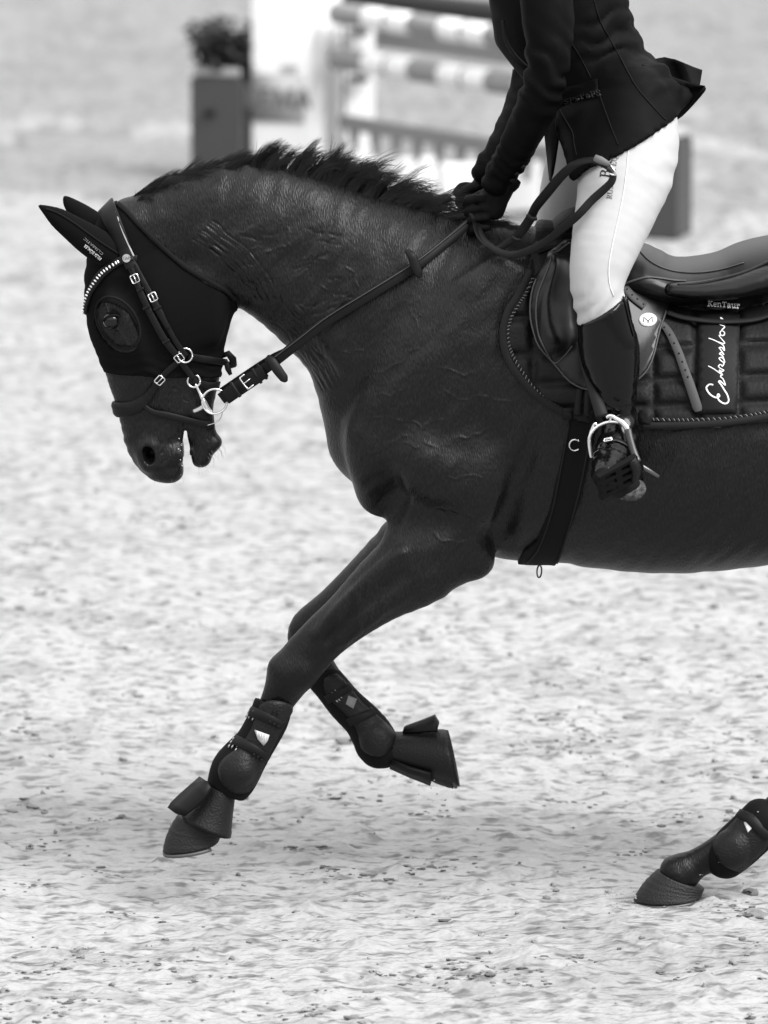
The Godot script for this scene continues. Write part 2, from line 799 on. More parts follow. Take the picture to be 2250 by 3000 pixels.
func materials() -> void:
	var fine := noise_image(256, 256, 0.08, 3, 3)
	var cloth := noise_image(512, 512, 0.03, 5, 4)
	mat("coat", 0.0095, 0.42, 0.36)
	mat("hood", 0.0043, 0.95, 0.2)
	relief(M.hood, fine, 0.05, 0.03)
	mat("leather", 0.0043, 0.42, 0.35)
	relief(M.leather, fine, 0.08, 0.02)
	mat("strap_leather", 0.0065, 0.5, 0.28)
	relief(M.strap_leather, fine, 0.06, 0.02)
	mat("boot_leather", 0.0018, 0.16, 0.36)
	mat("saddle_leather", 0.005, 0.33, 0.38)
	relief(M.saddle_leather, cloth, 0.16, 0.012)
	mat("quilt", 0.0043, 0.6, 0.32)
	relief(M.quilt, cloth, 0.2, 0.1)
	mat("worn_strap", 0.045, 0.6, 0.35)
	relief(M.worn_strap, fine, 0.06, 0.03)
	mat("wool", 0.0026, 0.62, 0.17)
	relief(M.wool, fine, 0.03, 0.03)
	mat("breeches", 0.39, 0.85, 0.3)
	relief(M.breeches, fine, 0.03, 0.02)
	mat("glove", 0.0042, 0.65, 0.25)
	relief(M.glove, fine, 0.02, 0.03)
	mat("metal", 0.75, 0.22, 0.5)
	M.metal.metallic = 0.95
	mat("dark_metal", 0.12, 0.4, 0.5)
	M.dark_metal.metallic = 0.8
	mat("white_print", 0.72, 0.8, 0.3)
	mat("grey_print", 0.2, 0.8, 0.3)
	mat("black_print", 0.0072, 0.8, 0.3)
	mat("rubber", 0.003, 0.8, 0.25)
	mat("plastic", 0.0058, 0.5, 0.35)
	relief(M.plastic, cloth, 0.12, 0.14)
	mat("neoprene", 0.0043, 0.8, 0.25)
	relief(M.neoprene, fine, 0.04, 0.04)
	mat("hair", 0.0036, 0.42, 0.4)
	mat("skin", 0.35, 0.6)
	mat("hoof", 0.009, 0.6, 0.4)
	relief(M.hoof, cloth, 0.1, 0.2)
	mat("eye", 0.0022, 0.05, 0.35)
	M.eye.clearcoat_enabled = true
	M.eye.clearcoat = 0.3
	M.eye.clearcoat_roughness = 0.02
	mat("quilt_edge", 0.0043, 0.7, 0.35)
	mat("satin", 0.0043, 0.6, 0.3)
	mat("rope_pale", 0.12, 0.5, 0.5)
	mat("rope_dark", 0.0058, 0.7, 0.3)
	mat("edge_leather", 0.05, 0.5, 0.4)
	mat("grey_leather", 0.12, 0.6, 0.4)
	mat("pale_print", 0.6, 0.6, 0.4)
	mat("seam_white", 0.6, 0.9, 0.2)
	mat("ink", 0.02, 0.9, 0.2)
	mat("grey_ink", 0.12, 0.9, 0.2)
	mat("thread", 0.011, 0.6, 0.4)
	mat("stirrup_arm", 0.02, 0.4, 0.5)
	var mud := mat("muddy", 0.24, 0.95, 0.2)
	var mt := NoiseTexture2D.new()
	mt.width = 256
	mt.height = 256
	mt.seamless = true
	mt.noise = FastNoiseLite.new()
	mt.noise.frequency = 0.02
	mt.noise.fractal_octaves = 5
	mt.color_ramp = Gradient.new()
	mt.color_ramp.set_color(0, grey(0.05))
	mt.color_ramp.set_color(1, grey(0.75))
	mud.albedo_texture = mt
	relief(mud, cloth, 0.06, 0.3)
	mat("fleck", 0.3, 0.6, 0.4)
	mat("label_print", 0.45, 0.7, 0.3)
	mat("banner", 0.36, 0.8, 0.2)
	mat("banner_ink", 0.14, 0.8, 0.2)
	mat("plank_paint", 0.2, 0.6)
	mat("hood_trim", 0.0029, 0.8, 0.3)
	mat("pale_trim", 0.35, 0.5, 0.4)
	mat("crystal", 0.85, 0.15, 0.6)
	mat("dust", 0.28, 1.0, 0.2)

# ---------------------------------------------------------------- sand
func sand_height(x: float, z: float) -> float:
	return ng1.get_noise_2d(x, z) * 0.016 + ng2.get_noise_2d(x * 0.5, z) * 0.008 + ng3.get_noise_2d(x * 0.4, z) * 0.005 * clampf(1.0 + (z + 3.0) * 0.12, 0.0, 1.0) + 0.05 * pow(maxf(ng2.get_noise_2d(x * 0.5 + 50.0, z) - 0.2, 0.0), 1.5)

var ng1 := FastNoiseLite.new()
var ng2 := FastNoiseLite.new()
var ng3 := FastNoiseLite.new()

func ground() -> void:
	ng1.seed = 11; ng1.frequency = 1.6; ng1.fractal_octaves = 2
	ng2.seed = 12; ng2.frequency = 10.0; ng2.fractal_octaves = 3
	ng3.seed = 13; ng3.frequency = 34.0; ng3.fractal_octaves = 2
	var m := mat("sand", 0.32, 0.95, 0.25)
	var alb := noise_image(1024, 1024, 0.05, 21, 4)
	alb.convert(Image.FORMAT_RGBA8)
	var data := alb.get_data()
	for i in range(0, data.size(), 4):
		var t := data[i] / 255.0
		var g := int(255.0 * (0.66 + 0.34 * smoothstep(0.16, 0.5, t)))
		data[i] = g
		data[i + 1] = g
		data[i + 2] = g
	alb = Image.create_from_data(1024, 1024, false, Image.FORMAT_RGBA8, data)
	m.albedo_texture = ImageTexture.create_from_image(alb)
	relief(m, noise_image(1024, 1024, 0.045, 31, 6, true, FastNoiseLite.TYPE_SIMPLEX_SMOOTH, 0.64), 2.3, 1.9)
	m.uv1_scale = Vector3(0.5, 1.0, 1.0) / 2.3
	var st := begin()
	# the fine part that the lens sees, then coarser sheets outwards
	var xs := PackedFloat32Array()
	var x := -90.0
	while x < 90.0:
		xs.append(x)
		x += clampf((absf(x) - 1.7) * 0.16, 0.016, 8.0)
	xs.append(90.0)
	var zs := PackedFloat32Array()
	var z := 30.0
	while z > -120.0:
		zs.append(z)
		var away := z - 1.3 if z > 1.3 else (-3.0 - z if z < -3.0 else 0.0)
		z -= clampf(0.016 + away * 0.022 if z < 1.3 else away * 0.2, 0.016, 8.0)
	var rows := []
	for zz in zs:
		var row := PackedVector3Array()
		for xx in xs:
			row.append(Vector3(xx, sand_height(xx, zz) if absf(xx) < 6.0 and absf(zz) < 30.0 else 0.0, zz))
		rows.append(row)
	# the sand is darker, with ragged edges, round the jump and beyond it
	var tone_noise := FastNoiseLite.new()
	tone_noise.seed = 18
	tone_noise.frequency = 0.5
	tone_noise.fractal_octaves = 4
	m.vertex_color_use_as_albedo = true
	for row in rows:
		for q in row:
			var edge_shift: float = tone_noise.get_noise_2d(q.x * 0.5, q.z) * 5.0 + tone_noise.get_noise_2d(q.x * 3.0 + 40.0, q.z * 5.0) * 3.0
			var churned: float = tone_noise.get_noise_2d(q.x * 2.2 - 70.0, q.z * 4.0) + 0.6 * tone_noise.get_noise_2d(q.x * 9.0, q.z * 18.0 + 30.0)
			var tone := 0.74 if q.z + edge_shift < -12.5 else 1.0
			if churned > 0.22:
				tone *= 0.84
			st.set_color(Color(tone, tone, tone))
			st.add_vertex(q)
	lattice(st, rows.size(), xs.size())
	var g := obj("sand_ground", finish(st), m, self)
	g.set_meta("kind", "structure")
	# loose clods thrown up by hooves: nobody could count them
	var clod := begin()
	var pts := []
	for i in 5:
		var ring := PackedVector3Array()
		var a := PI * (i + 0.5) / 5.0
		for k in 7:
			var b := TAU * k / 7.0
			var r := 1.0 + 0.55 * rng.randf_range(-1, 1)
			ring.append(Vector3(sin(a) * cos(b), cos(a) * 0.7, sin(a) * sin(b)) * r)
		pts.append(ring)
	grid(clod, pts, true, false)
	var mesh := finish(clod)
	var mm := MultiMesh.new()
	mm.transform_format = MultiMesh.TRANSFORM_3D
	mm.use_colors = true
	mm.mesh = mesh
	var n := 6400
	var heap := Vector3.ZERO
	mm.instance_count = n
	for i in n:
		var zz := 1.3 - 16.0 * pow(rng.randf(), 1.35)
		var xx := rng.randf_range(-1.5, 1.5) * (1.0 + maxf(-zz, 0.0) * 0.09)
		var s := 0.0025 + 0.005 * pow(rng.randf(), 3.0)
		var big := i < 55
		if big:
			s = rng.randf_range(0.006, 0.015)
		var t := Transform3D(Basis.from_euler(Vector3(rng.randf() * 6.0, rng.randf() * 6.0, rng.randf() * 6.0)).scaled(Vector3(s * rng.randf_range(0.9, 1.9), s, s)), Vector3(xx, sand_height(xx, zz) + s * 0.3, zz))
		mm.set_instance_transform(i, t)
		var g2 := rng.randf_range(0.5, 0.8) if big else rng.randf_range(0.6, 1.1)
		if i >= 1300:       # crumbs lie together where a hoof has broken the surface
			if i % 16 == 4:
				heap = Vector3(xx, 0, zz)
			xx = heap.x + rng.randfn(0.0, 0.045)
			zz = heap.z + rng.randfn(0.0, 0.03)
			s *= rng.randf_range(0.6, 1.2)
			g2 = rng.randf_range(0.35, 0.75)
			mm.set_instance_transform(i, Transform3D(t.basis.orthonormalized().scaled(Vector3(s * 1.7, s * 0.55, s)), Vector3(xx, sand_height(xx, zz) + s * 0.2, zz)))
		mm.set_instance_color(i, Color(g2, g2, g2))
	var mi := MultiMeshInstance3D.new()
	mi.name = "sand_clods"
	mi.multimesh = mm
	var cm := mat("clod", 0.27, 1.0, 0.2)
	cm.vertex_color_use_as_albedo = true
	mi.material_override = cm
	mi.set_meta("kind", "stuff")
	tag(mi, "small crumbs of sand lying loose over the arena", "sand clods")
	add_child(mi)

# ---------------------------------------------------------------- horse
var hf := Field.new()

func S(u: float, v: float, r_px: float, rz: float, z := 0.0) -> Array:
	return [P(u, v, z), r_px * MPX, rz]

func PM(u: float, v: float, z: float) -> Vector3:      # as P for z > 0; for z < 0 its mirror image on the far side
	var p := P(u, v, absf(z))
	return Vector3(p.x, p.y, z)

func SM(u: float, v: float, r_px: float, rz: float, z: float) -> Array:
	return [PM(u, v, z), r_px * MPX, rz]

func E2(u1: float, v1: float, u2: float, v2: float, rz: float, z := 0.0) -> Array:   # from the two edges seen in the picture
	return [P((u1 + u2) * 0.5, (v1 + v2) * 0.5, z), Vector2(u1 - u2, v1 - v2).length() * 0.5 * MPX, rz]

func horse_field() -> void:
	var f := hf
	# trunk
	f.chain([S(1150, 1240, 165, 0.14), S(1270, 1180, 320, 0.195), S(1430, 1160, 460, 0.235), S(1600, 1160, 492, 0.265), S(1800, 1238, 434, 0.295), S(2000, 1263, 417, 0.315), S(2250, 1254, 395, 0.315), S(2500, 1190, 392, 0.29), S(2730, 1120, 350, 0.27), S(2900, 1080, 280, 0.22)], 0.06)
	# neck, from the poll to the withers
	f.chain([S(392, 668, 92, 0.062), E2(455, 542, 590, 800, 0.074), E2(590, 491, 640, 850, 0.086), E2(760, 480, 712, 893, 0.1), E2(950, 517, 808, 965, 0.115), E2(1150, 583, 895, 1062, 0.14), E2(1350, 640, 978, 1180, 0.17), E2(1500, 668, 1050, 1350, 0.19)], 0.05)
	# head
	f.chain([S(370, 690, 92, 0.068), E2(247, 770, 560, 800, 0.082), E2(256, 880, 640, 930, 0.088), E2(280, 970, 655, 1000, 0.082), E2(308, 1070, 648, 1080, 0.066), E2(325, 1150, 632, 1140, 0.056), E2(342, 1225, 590, 1210, 0.052), E2(362, 1292, 540, 1280, 0.05), S(462, 1338, 66, 0.047), S(488, 1366, 46, 0.04)], 0.03)
	f.chain([S(505, 1378, 30, 0.034), S(470, 1372, 32, 0.036)], 0.02)                 # upper lip
	f.chain([S(545, 1150, 70, 0.042), S(585, 1225, 42, 0.034), S(592, 1288, 40, 0.031), S(588, 1338, 32, 0.027)], 0.015)    # lower jaw and chin
	f.blob(P(628, 1298), Vector3(0.018, 0.015, 0.024), 0.02, false, Vector3(1, 0.7, 0))
	f.blob(P(545, 880), Vector3(0.105, 0.105, 0.074), 0.03)                              # jowl
	for s in [-1.0, 1.0]:
		f.blob(PM(545, 890, 0.062 * s), Vector3(0.085, 0.085, 0.022), 0.03)               # flat cheek muscle
		f.chain([SM(330, 885, 22, 0.02, 0.078 * s), SM(360, 935, 30, 0.018, 0.082 * s), SM(400, 1000, 20, 0.012, 0.078 * s), SM(440, 1080, 14, 0.01, 0.062 * s)], 0.022)   # brow and facial crest
		f.blob(PM(331, 925, 0.103 * s), Vector3(0.021, 0.016, 0.012), 0.010, true, Vector3(1, -0.25, 0))                     # eye socket
		f.blob(PM(352, 840, 0.092 * s), Vector3(0.022, 0.016, 0.014), 0.02, true)          # hollow above the eye
		f.blob(PM(440, 1336, 0.040 * s), Vector3(0.036, 0.028, 0.02), 0.02, false, Vector3(0.3, -1, 0))   # nostril wing
		f.blob(PM(434, 1336, 0.064 * s), Vector3(0.022, 0.013, 0.028), 0.008, true, Vector3(0.25, -1, 0))  # nostril
		f.chain([SM(434, 1336, 17, 0.011, 0.07 * s), SM(444, 1326, 13, 0.009, 0.022 * s)], 0.006, true)
		f.blob(PM(522, 1330, 0.034 * s), Vector3(0.03, 0.02, 0.02), 0.02)                   # upper lip side
		# shoulder blade, point of shoulder, upper arm
		f.chain([SM(1500, 800, 70, 0.03, 0.16 * s), SM(1380, 950, 120, 0.035, 0.185 * s), SM(1250, 1120, 140, 0.04, 0.19 * s), SM(1130, 1290, 115, 0.05, 0.155 * s)], 0.05)
		f.blob(PM(1110, 1330, 0.135 * s), Vector3(0.075, 0.085, 0.06), 0.05)
		f.blob(PM(1340, 1370, 0.178 * s), Vector3(0.14, 0.115, 0.078), 0.05, false, Vector3(1, -0.75, 0))   # triceps
		f.chain([SM(600, 700, 24, 0.012, 0.062 * s), SM(700, 745, 28, 0.012, 0.078 * s), SM(820, 830, 32, 0.014, 0.088 * s), SM(940, 930, 36, 0.016, 0.106 * s), SM(1030, 1040, 40, 0.018, 0.125 * s)], 0.04)   # long muscle under the neck
		f.blob(PM(1118, 1425, 0.085 * s), Vector3(0.055, 0.07, 0.06), 0.05)                # pectoral
	f.blob(P(1092, 1290), Vector3(0.075, 0.105, 0.1), 0.04)                                # breast
	# near foreleg
	f.chain([S(1290, 1560, 158, 0.085, 0.135), E2(1112, 1590, 1335, 1712, 0.075, 0.145), E2(1050, 1655, 1200, 1785, 0.062, 0.145), E2(972, 1748, 1080, 1855, 0.052, 0.142), E2(892, 1828, 1002, 1910, 0.045, 0.14), E2(823, 1908, 950, 1962, 0.045, 0.14), E2(784, 1982, 908, 1998, 0.044, 0.14), E2(768, 2035, 872, 2042, 0.036, 0.14), S(785, 2095, 40, 0.026, 0.14), S(740, 2180, 38, 0.025, 0.14), S(700, 2235, 50, 0.03, 0.14), S(672, 2275, 46, 0.03, 0.14), S(640, 2330, 38, 0.028, 0.14), S(605, 2395, 52, 0.045, 0.14)], 0.04)
	f.blob(P(1385, 1640, 0.14), Vector3(0.05, 0.045, 0.045), 0.03)                        # elbow
	f.blob(P(870, 1975, 0.165), Vector3(0.035, 0.03, 0.025), 0.03)                        # knee bones
	f.blob(P(822, 1965, 0.15), Vector3(0.03, 0.022, 0.026), 0.03, false, Vector3(0.4, -1, 0))
	f.chain([S(1180, 1620, 22, 0.012, 0.205), S(1040, 1745, 18, 0.010, 0.19), S(930, 1860, 14, 0.008, 0.178)], 0.02)   # extensor ridge
	f.chain([S(1260, 1680, 24, 0.012, 0.205), S(1120, 1780, 16, 0.01, 0.195), S(1000, 1880, 12, 0.008, 0.18)], 0.02)
	f.chain([S(1180, 1690, 9, 0.012, 0.222), S(1050, 1790, 8, 0.012, 0.21), S(960, 1880, 8, 0.012, 0.19)], 0.02, true)  # groove between them
	# far foreleg, folded
	f.chain([S(1290, 1560, 150, 0.085, -0.135), E2(1075, 1590, 1230, 1700, 0.075, -0.145), E2(1010, 1662, 1130, 1770, 0.06, -0.145), E2(935, 1738, 1040, 1840, 0.05, -0.145), E2(866, 1797, 965, 1905, 0.045, -0.145), S(898, 1880, 52, 0.044, -0.145), S(925, 1945, 52, 0.042, -0.145), S(975, 2010, 44, 0.03, -0.145), S(1040, 2085, 36, 0.026, -0.145), S(1090, 2150, 44, 0.03, -0.145), S(1110, 2175, 46, 0.03, -0.145), S(1160, 2190, 36, 0.028, -0.145), S(1225, 2205, 52, 0.044, -0.145)], 0.04)
	f.chain([S(544, 1258, 4, 0.06), S(544, 1300, 9, 0.08), S(549, 1345, 12, 0.08), S(556, 1400, 15, 0.08)], 0.006, true)       # the open mouth
	# hind legs: the near one reaches under the belly, the far one stays behind
	for s in [-1.0, 1.0]:
		f.blob(PM(2720, 1180, 0.13 * s), Vector3(0.2, 0.26, 0.13), 0.08, false, Vector3(0.3, -1, 0))
	f.chain([S(2700, 1250, 230, 0.11, 0.14), S(2540, 1480, 190, 0.1, 0.15), S(2440, 1690, 130, 0.075, 0.14), S(2440, 1930, 88, 0.055, 0.12), S(2460, 2120, 62, 0.042, 0.11), S(2440, 2200, 60, 0.04, 0.1), S(2370, 2270, 42, 0.03, 0.095), S(2260, 2375, 38, 0.026, 0.09), S(2160, 2460, 52, 0.032, 0.09), S(2110, 2495, 50, 0.032, 0.09), S(2040, 2530, 44, 0.03, 0.09), S(1990, 2560, 62, 0.046, 0.09)], 0.05)
	f.chain([S(2790, 1250, 230, 0.11, -0.14), S(2760, 1500, 180, 0.1, -0.15), S(2760, 1700, 120, 0.075, -0.14), S(2900, 1900, 85, 0.055, -0.12), S(3010, 2060, 62, 0.042, -0.11), S(3010, 2130, 58, 0.04, -0.1), S(2980, 2230, 42, 0.03, -0.1), S(2950, 2370, 40, 0.028, -0.1), S(2935, 2450, 50, 0.032, -0.1), S(2900, 2510, 44, 0.03, -0.1), S(2860, 2550, 60, 0.045, -0.1)], 0.05)

# a hollow pressed into the flanks along pixels of the near side, and its mirror image
func groove(px: Array, r: float, depth: float, k: float) -> void:
	var near := []
	var far := []
	for i in px.size():
		var p := hit(hf, px[i][0], px[i][1])
		var n := hf.normal(p, 0.02)
		var d := depth * (0.35 if i == 0 or i == px.size() - 1 else 1.0)
		var c := p + n * (r - d)
		near.append([c, r, r])
		far.append([Vector3(c.x, c.y, -c.z), r, r])
	hf.chain(near, k, true)
	hf.chain(far, k, true)
	hf.lists.clear()
	hf.wide.clear()

func hollows() -> void:
	groove([[1562, 1262], [1536, 1350], [1504, 1445], [1474, 1545], [1452, 1618]], 0.026, 0.016, 0.016)      # behind the elbow
	groove([[1128, 1380], [1148, 1432], [1160, 1490], [1150, 1530]], 0.03, 0.014, 0.03)                     # between breast and arm
	groove([[1330, 880], [1250, 960], [1170, 1050], [1110, 1130]], 0.06, 0.008, 0.03)                       # before the shoulder blade
	groove([[1200, 1560], [1290, 1520], [1380, 1500]], 0.04, 0.008, 0.03)                                   # under the triceps
	groove([[1240, 1250], [1330, 1290], [1420, 1270]], 0.05, 0.006, 0.04)

var skull_x := 0.0
var skull_y := 0.0
func skull_side(p: Vector3) -> bool:      # in front of a line through the hood: the head has a finer grid
	var a := P(300, 610)
	var b := P(690, 960)
	return p.x < skull_x and p.y > skull_y and (b.x - a.x) * (p.y - a.y) - (b.y - a.y) * (p.x - a.x) < 0.0


# ---------------------------------------------------------------- coat, mane, eyes, hooves
func stroke(img: Image, box: Rect2, px: Array, width: float, amount: float) -> void:
	var flat := []
	for q in px:
		var p := P(q[0], q[1], 0.12)
		flat.append(Vector3((p.x - box.position.x) / box.size.x * img.get_width(), (box.end.y - p.y) / box.size.y * img.get_height(), 0))
	for i in range(flat.size() - 1, 0, -1):      # veins and creases never run straight
		flat.insert(i, (flat[i] + flat[i - 1]) * 0.5 + Vector3(rng.randf_range(-4, 4), rng.randf_range(-4, 4), 0))
	var r := width * MPX / box.size.x * img.get_width() * 0.5
	var line := spline(flat, 14)
	var acc := {}
	for i in line.size():
		var q := line[i]
		var fade := clampf(minf(i, line.size() - 1 - i) / 6.0, 0.15, 1.0)
		var wob := 0.75 + 0.3 * sin(i * 0.17 + q.x * 0.02)
		for dy in range(-int(r * 2) - 1, int(r * 2) + 2):
			for dx in range(-int(r * 2) - 1, int(r * 2) + 2):
				var k := Vector2i(int(q.x) + dx, int(q.y) + dy)
				var d := Vector2(k.x - q.x, k.y - q.y).length() / r
				var a := exp(-d * d) * fade * wob
				if a > 0.03 and a > acc.get(k, 0.0):
					acc[k] = a
	for k in acc:
		if k.x >= 0 and k.y >= 0 and k.x < img.get_width() and k.y < img.get_height():
			var v: float = img.get_pixelv(k).r + acc[k] * amount
			img.set_pixelv(k, Color(v, v, v))

const COAT_BOX := Rect2(-0.86, 0.0, 1.9, 1.9)

func coat() -> void:
	var n := 1536
	var img := noise_image(n, n / 4, 0.42, 41, 2, false)
	img.adjust_bcs(1.0, 0.17, 1.0)
	img.resize(n, n, Image.INTERPOLATE_CUBIC)
	img.convert(Image.FORMAT_RF)
	var veins := [
		[[1300, 1120], [1321, 1134], [1355, 1148], [1398, 1136], [1451, 1148], [1490, 1150]],
		[[1085, 1208], [1152, 1206], [1201, 1213], [1234, 1233], [1249, 1221], [1300, 1206]],
		[[1051, 1334], [1075, 1310], [1128, 1293], [1157, 1271], [1191, 1254]],
		[[1180, 1275], [1215, 1286], [1239, 1271], [1278, 1283]],
		[[1249, 1492], [1265, 1480], [1287, 1467], [1316, 1468], [1355, 1483], [1394, 1498], [1430, 1500]],
		[[1268, 1540], [1278, 1551], [1297, 1563], [1345, 1568], [1380, 1576]],
		[[1201, 895], [1215, 919], [1218, 960]], [[1240, 900], [1228, 910], [1215, 919]],
		[[1270, 1052], [1326, 1064], [1360, 1078], [1384, 1066]],
		[[1300, 1365], [1331, 1375], [1374, 1363], [1413, 1372]],
		[[1326, 1262], [1365, 1259], [1403, 1247], [1430, 1225]],
		[[1180, 1120], [1140, 1140], [1100, 1142]], [[1000, 1025], [1030, 1030], [1070, 1018]],
		[[960, 1010], [975, 1030], [970, 1060]], [[1225, 1000], [1180, 1040], [1120, 1075], [1060, 1090]],
		[[836, 666], [844, 690], [840, 721], [800, 733], [770, 740]], [[691, 694], [715, 684], [740, 666]], [[715, 748], [740, 732], [765, 728]],
		[[880, 760], [910, 745], [960, 760]], [[930, 830], [960, 850], [955, 880]], [[1010, 780], [1040, 800], [1050, 840]],
	]
	for v in veins:
		stroke(img, COAT_BOX, v, 9.0, 0.19)
	for i in 9:      # folds of the throat
		var s := i * 9.0
		stroke(img, COAT_BOX, [[560 + s * 0.8, 705 - s * 0.75], [600 + s * 0.8, 728 - s * 0.6], [650 + s, 765 - s * 0.5], [695 + s, 810 - s * 0.35], [728 + s, 850 - s * 0.2], [752 + s, 892 - s * 0.05]], 8.0, -0.3 if i % 2 == 0 else -0.2)
	for i in 8:      # creases along the underside of the neck
		var s := 12.0 + i * 11.0
		stroke(img, COAT_BOX, [[770 + s, 930 - s * 0.5], [800 + s + 6 * sin(i * 2.0), 965 - s * 0.5], [838 + s, 1010 - s * 0.5], [868 + s * 0.8 + 5 * sin(i), 1058 - s * 0.5], [905 + s * 0.7, 1105 - s * 0.5], [945 + s * 0.6, 1165 - s * 0.4]], 8.0, -0.3)
	for i in 26:     # small crossing wrinkles
		var u := rng.randf_range(720, 1000)
		var v := rng.randf_range(640, 960)
		if v < 560 + (u - 600) * 0.2 or v > 900 + (u - 740) * 0.8:
			continue
		var a := rng.randf_range(-0.9, 0.2)
		var l := rng.randf_range(14, 40)
		stroke(img, COAT_BOX, [[u - cos(a) * l, v - sin(a) * l], [u, v + rng.randf_range(-6, 6)], [u + cos(a) * l, v + sin(a) * l]], 9.0, rng.randf_range(-0.26, -0.12))
	for v in [[[300, 915], [318, 893], [345, 888], [368, 900]], [[292, 905], [318, 880], [350, 874], [380, 892]], [[318, 962], [338, 966], [356, 956]], [[322, 974], [345, 978], [364, 966]], [[350, 985], [380, 1000]],
			[[520, 1235], [535, 1250], [538, 1275]], [[505, 1240], [522, 1262], [526, 1290]], [[490, 1300], [500, 1325], [498, 1350]], [[470, 1372], [490, 1362], [512, 1366]], [[458, 1300], [470, 1320], [472, 1345]], [[575, 1290], [590, 1310], [592, 1340]], [[600, 1300], [612, 1320], [606, 1345]], [[420, 1100], [440, 1120], [470, 1130]], [[500, 1150], [530, 1165], [552, 1190]]]:
		stroke(img, COAT_BOX, v, 6.0, -0.16)
	var m: StandardMaterial3D = M.coat
	m.heightmap_enabled = true
	m.heightmap_texture = ImageTexture.create_from_image(img)
	m.heightmap_scale = 0.8
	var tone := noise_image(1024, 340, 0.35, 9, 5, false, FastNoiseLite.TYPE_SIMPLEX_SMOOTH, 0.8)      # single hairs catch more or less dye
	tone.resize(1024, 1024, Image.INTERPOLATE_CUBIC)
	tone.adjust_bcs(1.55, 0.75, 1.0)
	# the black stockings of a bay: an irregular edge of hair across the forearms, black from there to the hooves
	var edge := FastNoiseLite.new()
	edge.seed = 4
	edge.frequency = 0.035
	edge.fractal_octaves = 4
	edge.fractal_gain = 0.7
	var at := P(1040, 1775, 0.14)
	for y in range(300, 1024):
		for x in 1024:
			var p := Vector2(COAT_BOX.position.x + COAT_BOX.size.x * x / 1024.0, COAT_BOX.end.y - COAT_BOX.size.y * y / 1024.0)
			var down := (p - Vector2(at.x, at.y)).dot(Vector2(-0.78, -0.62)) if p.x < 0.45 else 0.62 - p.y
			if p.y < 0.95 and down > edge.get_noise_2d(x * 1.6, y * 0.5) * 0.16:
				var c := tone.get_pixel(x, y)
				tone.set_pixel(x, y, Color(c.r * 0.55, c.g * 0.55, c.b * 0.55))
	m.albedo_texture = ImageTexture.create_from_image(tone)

# uneven flesh under the skin: long soft swellings, a few millimetres high
func muscle(vt: Array) -> Array:
	var n1 := FastNoiseLite.new()
	n1.seed = 3
	n1.frequency = 11.0
	n1.fractal_octaves = 2
	n1.domain_warp_enabled = true
	n1.domain_warp_amplitude = 0.05
	n1.domain_warp_frequency = 6.0
	var vs: PackedVector3Array = vt[0]
	var throat := P(800, 850)
	for i in vs.size():
		var p := vs[i]
		if p.y < 0.55 or p.x < P(330, 0).x:
			continue
		var soft := 0.0018 + 0.0012 * exp(-Vector2(p.x - throat.x, p.y - throat.y).length_squared() / 0.05)
		# stretched along the slope of the shoulder and neck
		var a := p.x * 0.8 - p.y * 0.6
		var b := p.x * 0.6 + p.y * 0.8
		p.z += signf(p.z) * n1.get_noise_2d(a * 1.7, b * 0.7 + signf(p.z) * 3.0) * soft * minf(absf(p.z) / 0.05, 1.0) * 2.0
		vs[i] = p
	vt[0] = vs
	return vt

